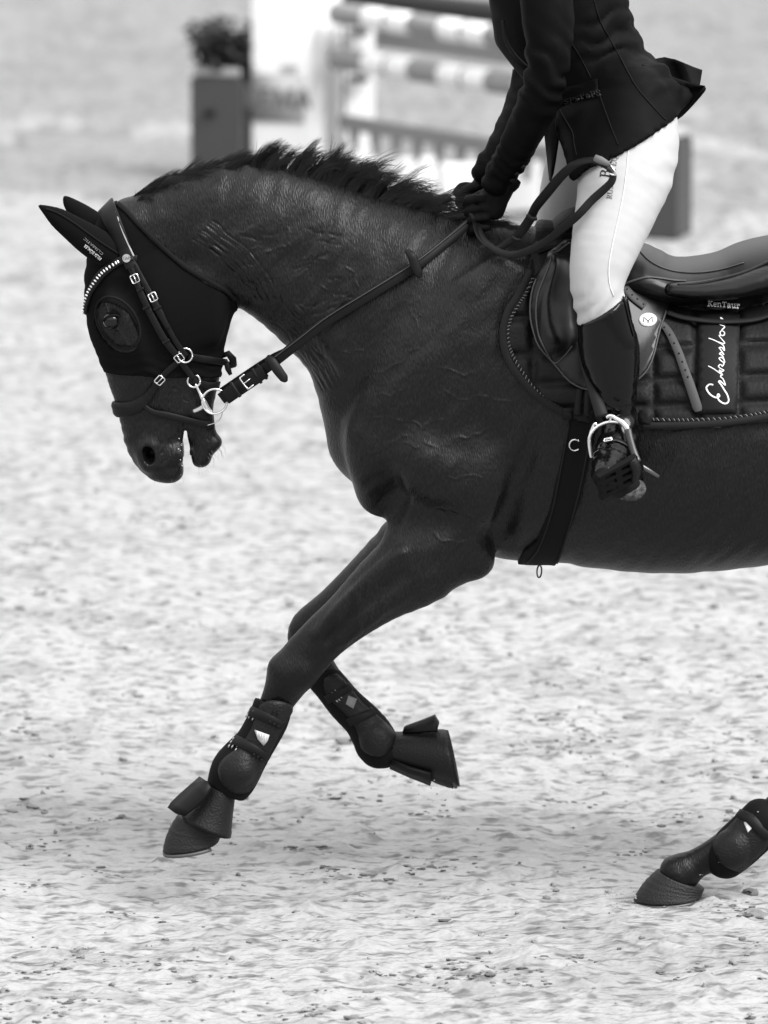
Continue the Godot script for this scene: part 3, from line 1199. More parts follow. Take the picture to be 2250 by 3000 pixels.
func mane(o: Node3D) -> void:
	var crest := [[372, 590], [430, 552], [500, 518], [570, 500], [680, 487], [790, 488], [900, 508], [1000, 537], [1100, 570], [1200, 604], [1290, 632], [1380, 652], [1480, 668], [1590, 684]]
	# at those places: length in px, lean (0 upright, 1 backwards along the neck)
	var long := [50, 80, 90, 80, 80, 104, 112, 138, 140, 156, 190, 160, 130, 90]
	var lean := [0.75, 0.82, 0.85, 0.7, 0.45, 0.12, 0.08, 0.14, 0.22, 0.4, 0.68, 0.8, 0.85, 0.9]
	var vs := PackedVector3Array()
	var ns := PackedVector3Array()
	var ix := PackedInt32Array()
	var r := RandomNumberGenerator.new()
	r.seed = 5
	var total := crest.size() - 1
	for cl in 430:
		var f := r.randf() * total
		var i := mini(int(f), total - 1)
		var t := f - i
		var a := Vector2(crest[i][0], crest[i][1])
		var b := Vector2(crest[i + 1][0], crest[i + 1][1])
		var l := lerpf(long[i], long[i + 1], t) * r.randf_range(0.6, 1.05) * (1.0 + 0.14 * sin(f * 7.0))
		var ln := clampf(lerpf(lean[i], lean[i + 1], t) + r.randf_range(-0.13, 0.13), 0.0, 0.97)
		var tan := (b - a).normalized()
		var up := Vector2(tan.y, -tan.x)
		var near := r.randf_range(-1.0, 1.0)
		var zc := near * 0.028
		var tip_z := r.randf_range(-0.03, 0.03) + (0.012 if r.randf() < 0.3 else 0.0)
		var curl := r.randf_range(0.1, 0.6)
		for k in 34:
			var side := r.randf_range(-15, 15)
			var q := a.lerp(b, t) + tan * side + up * (-6.0 - absf(near) * 20.0 + r.randf_range(-6, 3))
			var dir := (up * cos(ln * 1.5) + tan * sin(ln * 1.5)).normalized()
			var ll := l * (1.05 - 0.5 * pow(r.randf(), 1.4)) + absf(near) * 14.0
			var z := zc + r.randf_range(-0.006, 0.006)
			var pts := []
			var stray := r.randf_range(-0.12, 0.12) if r.randf() < 0.95 else r.randf_range(-0.6, 0.6)
			for j in 6:
				var s := j / 5.0
				var bend := dir.rotated((curl + stray * 0.5) * s * s)
				pts.append(P(q.x + bend.x * ll * s + tan.x * (stray * 12.0 - side * 0.5) * s, q.y + bend.y * ll * s - tan.y * side * 0.5 * s, z + (tip_z) * s * s + stray * 0.01 * s))
			var w := 0.00065
			var base := vs.size()
			for j in 6:
				var d: Vector3 = (pts[mini(j + 1, 5)] - pts[maxi(j - 1, 0)]).normalized()
				var sd := d.cross(Vector3(0, 0.3, 1)).normalized()
				var ww := w * (1.0 - 0.8 * j / 5.0)
				vs.append(pts[j] + sd * ww)
				vs.append(pts[j] - sd * ww)
				var nn := sd.cross(d)
				ns.append((nn + sd * 0.6).normalized())
				ns.append((nn - sd * 0.6).normalized())
				if j < 5:
					var e := base + j * 2
					ix.append_array(PackedInt32Array([e, e + 1, e + 2, e + 1, e + 3, e + 2]))
	var arr := []
	arr.resize(Mesh.ARRAY_MAX)
	arr[Mesh.ARRAY_VERTEX] = vs
	arr[Mesh.ARRAY_NORMAL] = ns
	arr[Mesh.ARRAY_INDEX] = ix
	var m := ArrayMesh.new()
	m.add_surface_from_arrays(Mesh.PRIMITIVE_TRIANGLES, arr)
	obj("mane", m, M.hair, o, "short black mane blown up off the crest")

func whiskers(o: Node3D) -> void:
	var st := begin()
	for i in 46:
		var low := i < 30
		var u := rng.randf_range(575, 650) if low else rng.randf_range(440, 530)
		var v := (1378.0 - (u - 580.0) * 0.9 if low else 1400.0) - rng.randf_range(4, 26)
		var a := rng.randf_range(0.5, 1.4)
		var l := rng.randf_range(14, 40)
		var z := rng.randf_range(-0.02, 0.03)
		tube_into(st, PackedVector3Array([P(u, v, z), P(u + cos(a) * l * 0.5, v + sin(a) * l * 0.5, z), P(u + cos(a + 0.2) * l, v + sin(a + 0.2) * l, z * 1.5)]), [0.00045, 0.00015], 3)
	obj("whiskers", finish(st), M.whisker, o).set_meta("kind", "stuff")

func hoof(o: Node3D, top: Vector3, r0: float, low: Vector3, r1: float, fwd: Vector3, sole: Vector3, axis0: Vector3) -> void:
	# rings from the hairline down to the ground surface; fwd points to the toe, sole out of the ground surface
	var st := begin()
	var rings := []
	var side := sole.cross(fwd).normalized()
	for i in 19:
		var t := i / 18.0
		var a := axis0.slerp(fwd, t)
		var g := 0.0005 * sin(i * 2.1) + 0.0004 * sin(i * 4.7)      # growth rings
		rings.append([top.lerp(low, t) + fwd * 0.004 * sin(t * PI), a * (lerpf(r0, r1, t) + g), side * (lerpf(r0 * 0.86, r1 * 0.88, t) + g)])
	rings.append([low + sole * 0.004, fwd * r1 * 0.9, side * r1 * 0.78])
	ring_loft(st, rings, 28)
	var h := obj("hoof", finish(st), M.hoof, o)
	var shoe := begin()
	var pts := PackedVector3Array()
	for k in 23:
		var a := lerpf(-2.45, 2.45, k / 22.0)
		pts.append(low + sole * 0.007 + fwd * cos(a) * r1 * 0.86 + side * sin(a) * r1 * 0.76)
	var nor := PackedVector3Array()
	for k in 23:
		nor.append(sole)
	strap_into(shoe, pts, nor, [0.02], 0.008)
	obj("horseshoe", finish(shoe), M.shoe, h)

func eye_ball(o: Node3D, s: float) -> void:
	var at := P(331, 924, 0.0)
	at.z = 0.0
	var p := hit(hf, 331, 924)
	at.z = (p.z - 0.0085) * s
	var sp := SphereMesh.new()
	sp.radius = 0.0205
	sp.height = 0.041
	sp.radial_segments = 40
	sp.rings = 24
	var e := obj("eye", sp, M.eye, o)
	e.position += at
	var st := begin()
	for lid in [-1.0, 1.0]:
		var pts := PackedVector3Array()
		for i in 13:
			var a := PI * i / 12.0
			var x := cos(a) * 0.0215
			var y: float = sin(a) * (0.0135 if lid > 0 else 0.0128) * lid
			pts.append(at + Vector3(x, y + x * 0.25, s * (sqrt(maxf(0.0212 * 0.0212 - y * y - x * x * 0.7, 0.00002)))))
		tube_into(st, pts, [0.0014, 0.003, 0.0036, 0.003, 0.0014] if lid > 0 else [0.001, 0.0014, 0.0016, 0.0014, 0.001], 8)
	obj("eyelids", finish(st), M.coat_plain, e)

func horse() -> void:
	skull_x = P(712, 900).x
	skull_y = P(500, 1520).y
	horse_field()
	hollows()
	coat()

	var o := thing("horse", "dark bay horse cantering with arched neck and short mane flying", "horse", "", Vector3(0.3, 0, 0))
	var vt := nets(hf, [P(1500, 1660), P(2000, 1690)], 0.0078, func(p): return not skull_side(p + Vector3(0.012, -0.012, 0)))
	vt = nets(hf, [P(250, 800), P(500, 1400)], 0.0034, func(p): return skull_side(p), vt)

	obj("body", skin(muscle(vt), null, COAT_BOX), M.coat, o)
	mat("coat_plain", 0.005, 0.8, 0.2)
	mat("whisker", 0.25, 0.6)
	mat("shoe", 0.1, 0.55)
	M.shoe.metallic = 0.6
	mane(o)
	whiskers(o)
	eye_ball(o, 1.0)
	eye_ball(o, -1.0)
	hoof(o, P(588, 2412, 0.14), 0.058, P(558, 2480, 0.14), 0.066, Vector3(-0.985, -0.17, 0).normalized(), Vector3(0.17, -0.985, 0).normalized(), Vector3(-0.945, 0.33, 0).normalized())
	hoof(o, P(1225, 2205, -0.145), 0.048, P(1308, 2235, -0.145), 0.064, Vector3(0.25, -0.95, 0).normalized(), Vector3(0.95, 0.25, 0).normalized(), Vector3(-0.1, -1, 0).normalized())
	hoof(o, P(1995, 2576, 0.09), 0.06, P(1956, 2630, 0.09), 0.08, Vector3(-1, -0.06, 0).normalized(), Vector3(0.06, -1, 0).normalized(), Vector3(-0.92, 0.386, 0).normalized())
	hoof(o, P(2860, 2550, -0.1), 0.05, P(2820, 2590, -0.1), 0.066, Vector3(-0.98, -0.2, 0).normalized(), Vector3(0.2, -0.98, 0).normalized(), Vector3(-0.9, 0.4, 0).normalized())
	# tail, behind the picture's edge
	var tail := begin()
	for i in 260:
		var z := rng.randf_range(-0.03, 0.03)
		var w := rng.randf_range(-30, 30)
		var pts := [P(2985, 900 + w * 0.5, z), P(3120, 900 + w, z * 1.3), P(3210 + w, 1150, z * 1.8), P(3230 + w * 2.2, 1500, z * 2.2), P(3260 + w * 2.6, 1800 + rng.randf_range(-120, 120), z * 2.0)]
		tube_into(tail, spline(pts, 3), [0.003, 0.003, 0.0012], 3)
	obj("tail", finish(tail), M.hair, o)

# ---------------------------------------------------------------- hood and bridle
func outline(px: Array, z := 0.0) -> PackedVector2Array:
	var out := PackedVector2Array()
	for q in px:
		var p := P(q[0], q[1], z)
		out.append(Vector2(p.x, p.y))
	return out

func poly_cached(cache: Dictionary, pg: PackedVector2Array, q: Vector2) -> float:
	if not cache.has(q):
		cache[q] = poly_dist(pg, q)
	return cache[q]

func poly_dist(pg: PackedVector2Array, q: Vector2) -> float:     # negative inside
	var d := 1e9
	var inside := false
	var n := pg.size()
	var j := n - 1
	for i in n:
		var a := pg[i]
		var b := pg[j]
		var e := b - a
		var w := q - a
		var t := clampf(w.dot(e) / e.length_squared(), 0.0, 1.0)
		d = minf(d, (w - e * t).length_squared())
		if (a.y > q.y) != (b.y > q.y) and q.x < (b.x - a.x) * (q.y - a.y) / (b.y - a.y) + a.x:
			inside = not inside
		j = i
	return -sqrt(d) if inside else sqrt(d)

func smooth_px(px: Array, n: int) -> Array:     # a closed outline of pixels, rounded
	var out := []
	var m := px.size()
	for i in m:
		for j in n:
			var p := Vector2(px[i][0], px[i][1]).cubic_interpolate(Vector2(px[(i + 1) % m][0], px[(i + 1) % m][1]), Vector2(px[(i - 1 + m) % m][0], px[(i - 1 + m) % m][1]), Vector2(px[(i + 2) % m][0], px[(i + 2) % m][1]), float(j) / n)
			out.append([p.x, p.y])
	return out

# drops what lies deep inside another field, so that a cover is a shell
func hollow(vt: Array, f: Field, deep: float) -> Array:
	var vs: PackedVector3Array = vt[0]
	var tri: PackedInt32Array = vt[1]
	var inside := PackedByteArray()
	inside.resize(vs.size())
	for i in vs.size():
		inside[i] = 1 if f.at(vs[i]) < -deep else 0
	var map := PackedInt32Array()
	map.resize(vs.size())
	map.fill(-1)
	var v2 := PackedVector3Array()
	var t2 := PackedInt32Array()
	for i in range(0, tri.size(), 3):
		if inside[tri[i]] and inside[tri[i + 1]] and inside[tri[i + 2]]:
			continue
		for k in 3:
			var a := tri[i + k]
			if map[a] < 0:
				map[a] = v2.size()
				v2.append(vs[a])
			t2.append(map[a])
	return [v2, t2]

func ring_mesh(at: Vector3, face: Vector3, r: float, w: float, squash := 1.0, a0 := 0.0, a1 := TAU, turned := 0.0) -> ArrayMesh:
	var z := face.normalized()
	var x := Vector3.UP.cross(z).normalized().rotated(z, turned)
	var y := z.cross(x)
	var pts := PackedVector3Array()
	for i in 33:
		var a := lerpf(a0, a1, i / 32.0)
		pts.append(at + x * cos(a) * r + y * sin(a) * r * squash)
	return tube(pts, [w], 8)

func buckle(f: Field, u: float, v: float, angle: float, w: float, h: float, o: Node3D, lift := 0.004) -> void:
	# a square buckle round a strap that runs along angle
	var p := hit(f, u, v)
	var n := f.normal(p, 0.01)
	var d := Vector3(cos(angle), -sin(angle), 0)
	var x := (d - n * d.dot(n)).normalized()
	var y := n.cross(x)
	var c := p + n * lift
	var hw := w * 0.5 * MPX
	var hh := h * 0.5 * MPX
	var pts := PackedVector3Array()
	for q in [[-1, -0.7], [-0.8, -1], [0, -1], [0.8, -1], [1, -0.7], [1, 0], [1, 0.7], [0.8, 1], [0, 1], [-0.8, 1], [-1, 0.7], [-1, 0], [-1, -0.7]]:
		pts.append(c + x * q[0] * hw + y * q[1] * hh)
	var st := begin()
	tube_into(st, pts, [0.0016], 7)
	tube_into(st, PackedVector3Array([c - x * hw, c + x * hw + n * 0.002]), [0.0012], 6)
	obj("buckle", finish(st), M.metal, o)

func hood() -> void:
	var o := thing("ear_bonnet", "black fabric hood covering the ears, forehead and cheeks of the horse", "horse hood", "", P(400, 900))
	var f := Field.new()
	f.A = hf.A; f.D = hf.D; f.N = hf.N; f.B = hf.B; f.T = hf.T; f.R = hf.R; f.IL = hf.IL; f.CH = hf.CH; f.KK = hf.KK; f.CUT = hf.CUT
	f.lists = hf.lists
	f.wide = hf.wide
	f.offset = 0.004
	var pg := outline([[190, 690], [300, 600], [338, 588], [370, 612], [400, 645], [460, 704], [541, 774], [622, 823], [660, 846], [690, 874], [698, 896], [694, 930], [690, 1000], [690, 1112], [655, 1104], [600, 1098], [560, 1097], [440, 1092], [370, 1090], [313, 1090], [200, 1086]])
	var seen := {}
	var ec := P(345, 946)
	var ex := Vector2(0.55, -0.835)
	f.shape = func(p: Vector3, d: float) -> float:
		var r := poly_cached(seen, pg, Vector2(p.x, p.y))
		var q := Vector2(p.x - ec.x, p.y - ec.y)
		var a := q.dot(ex) / 0.066
		var b := q.dot(Vector2(-ex.y, ex.x)) / 0.043
		var hole := (1.0 - sqrt(a * a + b * b)) * 0.045
		# the cloth wrinkles a little towards its lower hem
		var fold := 0.0016 * sin(p.y * 260.0 + 14.0 * p.x + 2.0 * sin(p.x * 60.0)) * smoothstep(P(0, 1000).y, P(0, 1085).y, p.y) if p.y < P(0, 1000).y else 0.0
		return maxf(maxf(d - fold, r), hole if absf(p.z) > 0.03 else -1.0)
	var vt := hollow(nets(f, [P(260, 850), P(300, 1060)], 0.0042), hf, 0.012)

	obj("hood", skin(vt), M.hood, o)
	hf.offset = 0.0045
	obj("edge_binding", lay_mesh(hf, [[345, 596], [372, 620], [404, 655], [462, 712], [541, 780], [622, 829], [662, 852], [690, 880]], [14, 13, 13, 12], 0.003, 6), M.hood_trim, o)
	var eye_px := []
	for i in 17:
		var a := TAU * i / 16.0
		var q := ex * cos(a) * 85.0 + Vector2(-ex.y, ex.x) * sin(a) * 56.0
		eye_px.append([345 + q.x, 946 - q.y])
	obj("eye_hole_binding", lay_mesh(hf, eye_px, [7], 0.002, 3, -0.001), M.hood_trim, o)
	hf.offset = 0.0
	# ear covers
	var sets := [
		[[S(117, 604, 5, 0.006, 0.085), S(140, 618, 16, 0.012, 0.085), S(170, 638, 29, 0.018, 0.082), S(212, 668, 37, 0.022, 0.078), S(262, 703, 45, 0.026, 0.072), S(312, 735, 46, 0.03, 0.062), S(360, 760, 30, 0.02, 0.05)], P(212, 668, 0.08)],
		[[S(190, 578, 5, 0.006, -0.075), S(200, 592, 16, 0.012, -0.075), S(218, 610, 25, 0.018, -0.073), S(245, 632, 32, 0.022, -0.07), S(285, 668, 40, 0.026, -0.064), S(330, 715, 42, 0.028, -0.056)], P(245, 632, -0.07)],
	]
	for e in 2:
		var ear := Field.new()
		ear.chain(sets[e][0], 0.01)
		# the ear's cupped front: a groove along it
		var s := 1.0 if e == 0 else -1.0
		var groove := []
		for st in sets[e][0]:
			groove.append([(st[0] as Vector3) + Vector3(-0.010, -0.006, st[2] * 1.25 * s), st[1] * 0.55, st[2] * 0.5])
		if e == 1:
			ear.chain(groove.slice(1, 5), 0.01, true)
		var ev := hollow(nets(ear, [sets[e][1]], 0.0034), hf, 0.01)
		var en := obj("ear_cover", skin(ev), M.hood, o)
		if e == 0:
			obj("seam", lay_mesh(ear, [[135, 612], [170, 625], [215, 652], [262, 686], [305, 716], [345, 742]], [5], 0.003, 6), M.hood_trim, en)
			obj("lettering", letters(ear, "FELIX BÜHLER", 298, 756, PI + 0.71, 11, 0.0012, "Droid Sans", 0.82), M.white_print, en)
			obj("lettering", letters(ear, "CLIMATIC", 303, 742, PI + 0.71, 7, 0.0012, "Droid Sans", 1.7), M.grey_print, en)

func bridle() -> void:
	var o := thing("bridle", "black leather bridle with jewelled browband and crossed noseband on the head", "bridle", "", P(430, 1000))
	hf.offset = 0.006
	var f := hf
	obj("headpiece", lay_mesh(f, [[312, 604], [328, 640], [346, 682], [362, 722], [378, 762], [386, 785]], [58, 50, 44, 38, 34], 0.006), M.strap_leather, o, "wide padded headpiece behind the ears")
	obj("headpiece_edge", lay_mesh(f, [[335, 597], [348, 640], [362, 682], [380, 724], [392, 750]], [5], 0.004, 6, 0.003), M.pale_trim, o, "pale piping along the headpiece")
	# browband with its stones
	var bb := [[402, 757], [372, 757], [345, 767], [318, 786], [292, 812], [270, 846], [257, 880], [252, 915]]
	var b := obj("browband", lay_mesh(f, bb, [20, 22, 24, 26, 26, 24, 22, 20], 0.006, 8), M.strap_leather, o)
	var stones := []
	for q in bb.slice(2):
		stones.append(Vector3(q[0], q[1], 0))
	stones[0] = Vector3(350, 764, 0)
	var line := spline(stones, 4)
	var bead := SphereMesh.new()
	bead.radius = 0.0042
	bead.height = 0.0084
	bead.radial_segments = 10
	bead.rings = 6
	for i in range(line.size()):
		var p := hit(f, line[i].x - 2, line[i].y + 2)
		var n := f.normal(p, 0.01)
		var d := (line[mini(i + 1, line.size() - 1)] - line[maxi(i - 1, 0)])
		var j := obj("stone", bead, M.crystal, b)
		j.transform.origin += p + n * 0.006
		j.transform.basis = Basis(Vector3(0, 0, 1), -atan2(d.y, d.x)).scaled(Vector3.ONE) * Basis.from_scale(Vector3(0.55, 1.0, 0.8))
	var badge := CylinderMesh.new()
	badge.top_radius = 0.0095
	badge.bottom_radius = 0.0095
	badge.height = 0.003
	var bp := hit(f, 372, 756)
	var bn := f.normal(bp, 0.01)
	var bo := obj("badge", badge, M.metal, b)
	bo.transform.basis = turn(bn.cross(Vector3.UP), bn)
	bo.position += bp + bn * 0.007
	obj("badge_letters", letters(f, "GMG", 363, 761, -0.1, 9, 0.0095), M.dark_metal, b)
	# cheekpieces
	obj("cheekpiece", lay_mesh(f, [[378, 770], [392, 806], [408, 846], [426, 886], [450, 936], [482, 994], [522, 1046], [545, 1080], [566, 1108]], [18, 18, 20, 20, 20, 18, 17], 0.005, 6, 0.001), M.strap_leather, o)
	obj("cheekpiece", lay_mesh(f, [[393, 772], [412, 808], [430, 842], [450, 880], [470, 918], [492, 962]], [15, 16, 18, 20, 20, 12], 0.005, 6, 0.001), M.strap_leather, o)
	obj("cheekpiece", lay_mesh(f, [[470, 918], [490, 955], [510, 992], [530, 1022], [546, 1042]], [15, 15, 16, 16], 0.004, 6, 0.0), M.strap_leather, o)
	for k in [[396, 816, 1.15, 24, 22], [449, 870, 1.1, 24, 22], [524, 1046, 0.95, 24, 24], [468, 1112, -0.85, 26, 22]]:
		buckle(f, k[0], k[1], k[2], k[3], k[4], o, 0.005)
	for k in [[412, 848], [462, 902], [430, 900], [486, 998]]:
		obj("keeper", lay_mesh(f, [[k[0] - 10, k[1] + 5], [k[0], k[1]], [k[0] + 10, k[1] - 5]], [8], 0.006, 3, 0.003), M.strap_leather, o)
	for k in [[386, 788], [402, 832], [396, 776], [413, 806], [424, 830], [434, 852], [418, 872], [438, 914], [520, 1032]]:
		var p := hit(f, k[0], k[1]) 
		var n := f.normal(p, 0.01)
		obj("strap_hole", tube(PackedVector3Array([p + n * 0.004, p + n * 0.0072]), [0.0022], 8), M.black_print, o)
	# jaw strap and its ring
	var rp := hit(f, 543, 1040)
	obj("ring", ring_mesh(rp + Vector3(0, 0, 0.006), Vector3(0.1, 0, 1), 0.0165, 0.002), M.metal, o)
	obj("jaw_strap", lay_mesh(f, [[552, 1042], [590, 1050], [630, 1056], [664, 1062], [676, 1066]], [22, 22, 20, 20], 0.005), M.strap_leather, o)
	var knot := begin()
	tube_into(knot, PackedVector3Array([P(652, 1042, 0.01), P(668, 1036, 0.012), P(682, 1052, 0.01), P(684, 1068, 0.0), P(672, 1072, -0.01)]), [0.006, 0.009, 0.009, 0.007], 8)
	tube_into(knot, spline([P(664, 1062, 0.012), P(668, 1080, 0.014), P(676, 1098, 0.014)], 3), [0.006, 0.007, 0.004], 8, 0.5)
	obj("strap_end", finish(knot), M.strap_leather, o)
	# noseband
	hf.offset = 0.003
	var nb := clone(hf, 0.011)
	var ng := outline(smooth_px([[300, 1186], [340, 1181], [385, 1172], [412, 1156], [434, 1150], [430, 1186], [405, 1206], [345, 1226], [300, 1232]], 2), 0.03)
	nb.shape = func(p: Vector3, d: float) -> float:
		var e := poly_dist(ng, Vector2(p.x, p.y))
		return maxf(d + 0.004 * smoothstep(-0.012, 0.0, e), e)
	obj("nose_pad", skin(hollow(nets(nb, [P(333, 1205)], 0.0036), hf, 0.006)), M.strap_leather, o)
	obj("noseband", lay_mesh(f, [[412, 1182], [424, 1172], [436, 1158], [450, 1138], [466, 1112], [490, 1086], [520, 1060], [540, 1046]], [34, 28, 22, 20, 18, 18, 18], 0.006), M.strap_leather, o, "padded noseband over the nose")
	obj("flash_strap", lay_mesh(f, [[420, 1180], [432, 1196], [452, 1208], [486, 1215], [520, 1223], [560, 1233], [595, 1241], [622, 1247]], [10, 16, 20, 20, 20, 20], 0.006), M.strap_leather, o)
	# snaffle with cheeks
	var bit := begin()
	var z := hit(f, 585, 1150).z + 0.008
	tube_into(bit, spline([P(572, 1124, z), P(584, 1148, z), P(597, 1176, z + 0.002), P(610, 1198, z), P(622, 1208, z)], 4), [0.0028, 0.0036, 0.0058, 0.005, 0.0035], 9)
	var mouth := spline([P(600, 1185, z), P(586, 1196, z - 0.006), P(566, 1205, z - 0.014)], 3)
	tube_into(bit, mouth, [0.005, 0.006, 0.006], 9)
	var bn2 := obj("bit", finish(bit), M.metal, o)
	obj("ring", ring_mesh(P(568, 1116, z), Vector3(0.05, 0, 1), 0.0145, 0.0026), M.metal, bn2)
	obj("ring", ring_mesh(P(629, 1176, z + 0.002), Vector3(0.1, 0, 1), 0.029, 0.0027), M.metal, bn2)
	var bit2 := begin()
	tube_into(bit2, spline([P(572, 1124, -z), P(597, 1176, -z), P(622, 1208, -z)], 4), [0.0028, 0.0058, 0.0035], 9)
	obj("cheek_bar", finish(bit2), M.metal, bn2)
	obj("ring", ring_mesh(P(629, 1176, -z), Vector3(0.1, 0, 1), 0.029, 0.0027), M.metal, bn2)
	obj("lip_strap", tube(spline([P(606, 1246, z - 0.012), P(632, 1238, z - 0.006), P(648, 1222, z - 0.004), P(652, 1200, z)], 4), [0.0012], 5), M.metal, o)
	var cheek := begin()
	lay(cheek, f, [[566, 1108], [575, 1120], [585, 1122], [610, 1130], [640, 1128]], [16, 18, 22, 24], 0.004, 4, 0.0, 0.3)
	obj("curb_strap", finish(cheek), M.strap_leather, o)
	for k in 7:
		var p := hit(hf, 535.0 + rng.randf_range(-14, 3), 1256.0 + 110.0 * pow(rng.randf(), 1.5))
		var s := rng.randf_range(0.0005, 0.0011)
		obj("foam_fleck", tube(PackedVector3Array([p + Vector3(-s, s, 0), p + Vector3(s, -s, 0.001)]), [s], 5), M.white_print, o)
	hf.offset = 0.0

# ---------------------------------------------------------------- saddle, pads, girth
func clone(f: Field, offset := 0.0) -> Field:
	var c := Field.new()
	c.A = f.A; c.D = f.D; c.N = f.N; c.B = f.B; c.T = f.T; c.R = f.R; c.IL = f.IL; c.CH = f.CH; c.KK = f.KK; c.CUT = f.CUT
	c.lists = f.lists
	c.wide = f.wide
	c.offset = offset
	return c

var pad := Field.new()           # the pad's outer face
var seams_u := PackedFloat32Array()
var seams_v := PackedFloat32Array()

func quilting(p: Vector3) -> float:     # depth below the puffed face near the seams
	var d := 1.0
	for u in seams_u:
		d = minf(d, absf(p.x - u))
	for v in seams_v:
		d = minf(d, absf(p.y - v - (p.x - 0.6) * 0.04))
	return 0.012 * exp(-d * d / 0.00011)

func saddle_pad() -> void:
	var o := thing("saddle_pad", "black quilted saddle pad with rope piping and white script", "saddle pad", "", P(1850, 1000, 0.28))
	for u in [1565, 1745, 1915, 2046, 2168, 2300]:
		seams_u.append(P(u, 1000, 0.3).x)
	for v in [725, 827, 929, 985, 1035, 1087, 1190]:
		if v != 985 and v != 1087:
			seams_v.append(P(1700, v, 0.3).y)
	seams_v.append(P(1700, 1118, 0.3).y)
	pad = clone(hf, 0.017)
	var pg := outline(smooth_px([[1585, 690], [1553, 790], [1512, 868], [1483, 914], [1469, 974], [1477, 1031], [1502, 1085], [1537, 1128], [1570, 1163], [1605, 1187], [1656, 1216], [1740, 1238], [1855, 1251], [2055, 1247], [2250, 1226], [2400, 1200], [2470, 1120], [2490, 900], [2480, 700], [2200, 600], [1900, 560], [1640, 560]], 2), 0.27)
	var seen := {}
	pad.shape = func(p: Vector3, d: float) -> float:
		return maxf(d + quilting(p), poly_cached(seen, pg, Vector2(p.x, p.y)))
	var vt := hollow(nets(pad, [P(1800, 1000, 0.32)], 0.0062), hf, 0.01)

	obj("quilted_cloth", skin(vt), M.quilt, o)
	pad = clone(hf, 0.013)
	obj("front_cloth", skin(nets(front_cloth(), [P(1640, 690, 0.06)], 0.006)), M.quilt, o)
	obj("edge_binding", lay_mesh(pad, [[1556, 790], [1516, 868], [1487, 914], [1474, 974], [1481, 1031], [1505, 1083], [1540, 1125], [1572, 1158], [1607, 1182], [1656, 1211]], [22], 0.006, 6, -0.001), M.quilt_edge, o)
	obj("edge_binding", lay_mesh(pad, [[1880, 1247], [1960, 1247], [2055, 1243], [2150, 1235], [2250, 1220], [2330, 1206]], [20], 0.006, 6, -0.001), M.quilt_edge, o)
	rope(o, [[1560, 815], [1540, 862], [1521, 890], [1499, 928], [1489, 966], [1492, 1012], [1505, 1047], [1530, 1088], [1560, 1131], [1592, 1164], [1625, 1186], [1652, 1203]])
	rope(o, [[1913, 1229], [1970, 1230], [2021, 1230], [2080, 1228], [2142, 1224], [2200, 1216], [2250, 1206], [2320, 1190]])
	var stripe := patch(pad, [[2046, 925], [2168, 925], [2164, 1060], [2158, 1210], [2040, 1212], [2044, 1060]], 16, 0.003, 0.001, func(q): return 0.006 * sin(clampf((q.x - 2042.0) / 124.0, 0, 1) * PI))
	var sp := obj("name_panel", stripe, M.satin, o, "smooth panel with the white script")
	script_word(sp)
	for k in [[1890, 1222, 34, 40], [1664, 1212, 30, 34]]:
		obj("girth_loop", patch(pad, [[k[0] - k[2] * 0.5, k[1] - k[3] * 0.5], [k[0] + k[2] * 0.5, k[1] - k[3] * 0.5], [k[0] + k[2] * 0.5, k[1] + k[3] * 0.5], [k[0] - k[2] * 0.5, k[1] + k[3] * 0.5]], 14, 0.004, 0.003), M.satin, o)
	# half pad under the saddle's back
	var h := thing("half_pad", "black padded half pad with oval white-lettered badge under the saddle", "half pad", "", P(2100, 880, 0.25))
	var hp := clone(hf, 0.03)
	var hg := outline(smooth_px([[1930, 800], [1945, 880], [1975, 915], [2055, 934], [2164, 937], [2250, 920], [2330, 880], [2360, 800], [2300, 700], [2000, 700]], 4), 0.26)
	var seen2 := {}
	hp.shape = func(p: Vector3, d: float) -> float:
		var e := poly_cached(seen2, hg, Vector2(p.x, p.y))
		return maxf(d + 0.016 * smoothstep(-0.035, 0.0, e) + 0.0018 * sin(p.x * 90.0 + p.y * 50.0), e)
	obj("pad_body", skin(hollow(nets(hp, [P(2100, 900, 0.32)], 0.006), hf, 0.02)), M.quilt, h)
	var hf2 := clone(hf, 0.036)
	obj("edge_binding", lay_mesh(hf2, [[1958, 908], [2000, 922], [2055, 930], [2110, 934], [2164, 933], [2210, 928], [2250, 916], [2320, 886]], [17], 0.006, 5, -0.012), M.quilt_edge, h)
	var oval := []
	for i in 20:
		var a := TAU * i / 20.0
		oval.append([2099 + cos(a) * 38.0, 893 + sin(a) * 16.0 + cos(a) * 2.0])
	var ov := obj("badge", patch(hf2, oval, 12, 0.002, 0.001), M.satin, h)
	obj("lettering", letters(hf2, "KenTaur", 2072, 900, 0.06, 15, 0.0042, "Droid Serif", 1.12), M.white_print, ov)

func front_cloth() -> Field:
	var f := Field.new()
	f.chain([S(1598, 742, 26, 0.10), S(1628, 690, 32, 0.085), S(1660, 648, 30, 0.075), S(1720, 640, 40, 0.08)], 0.01)
	return f

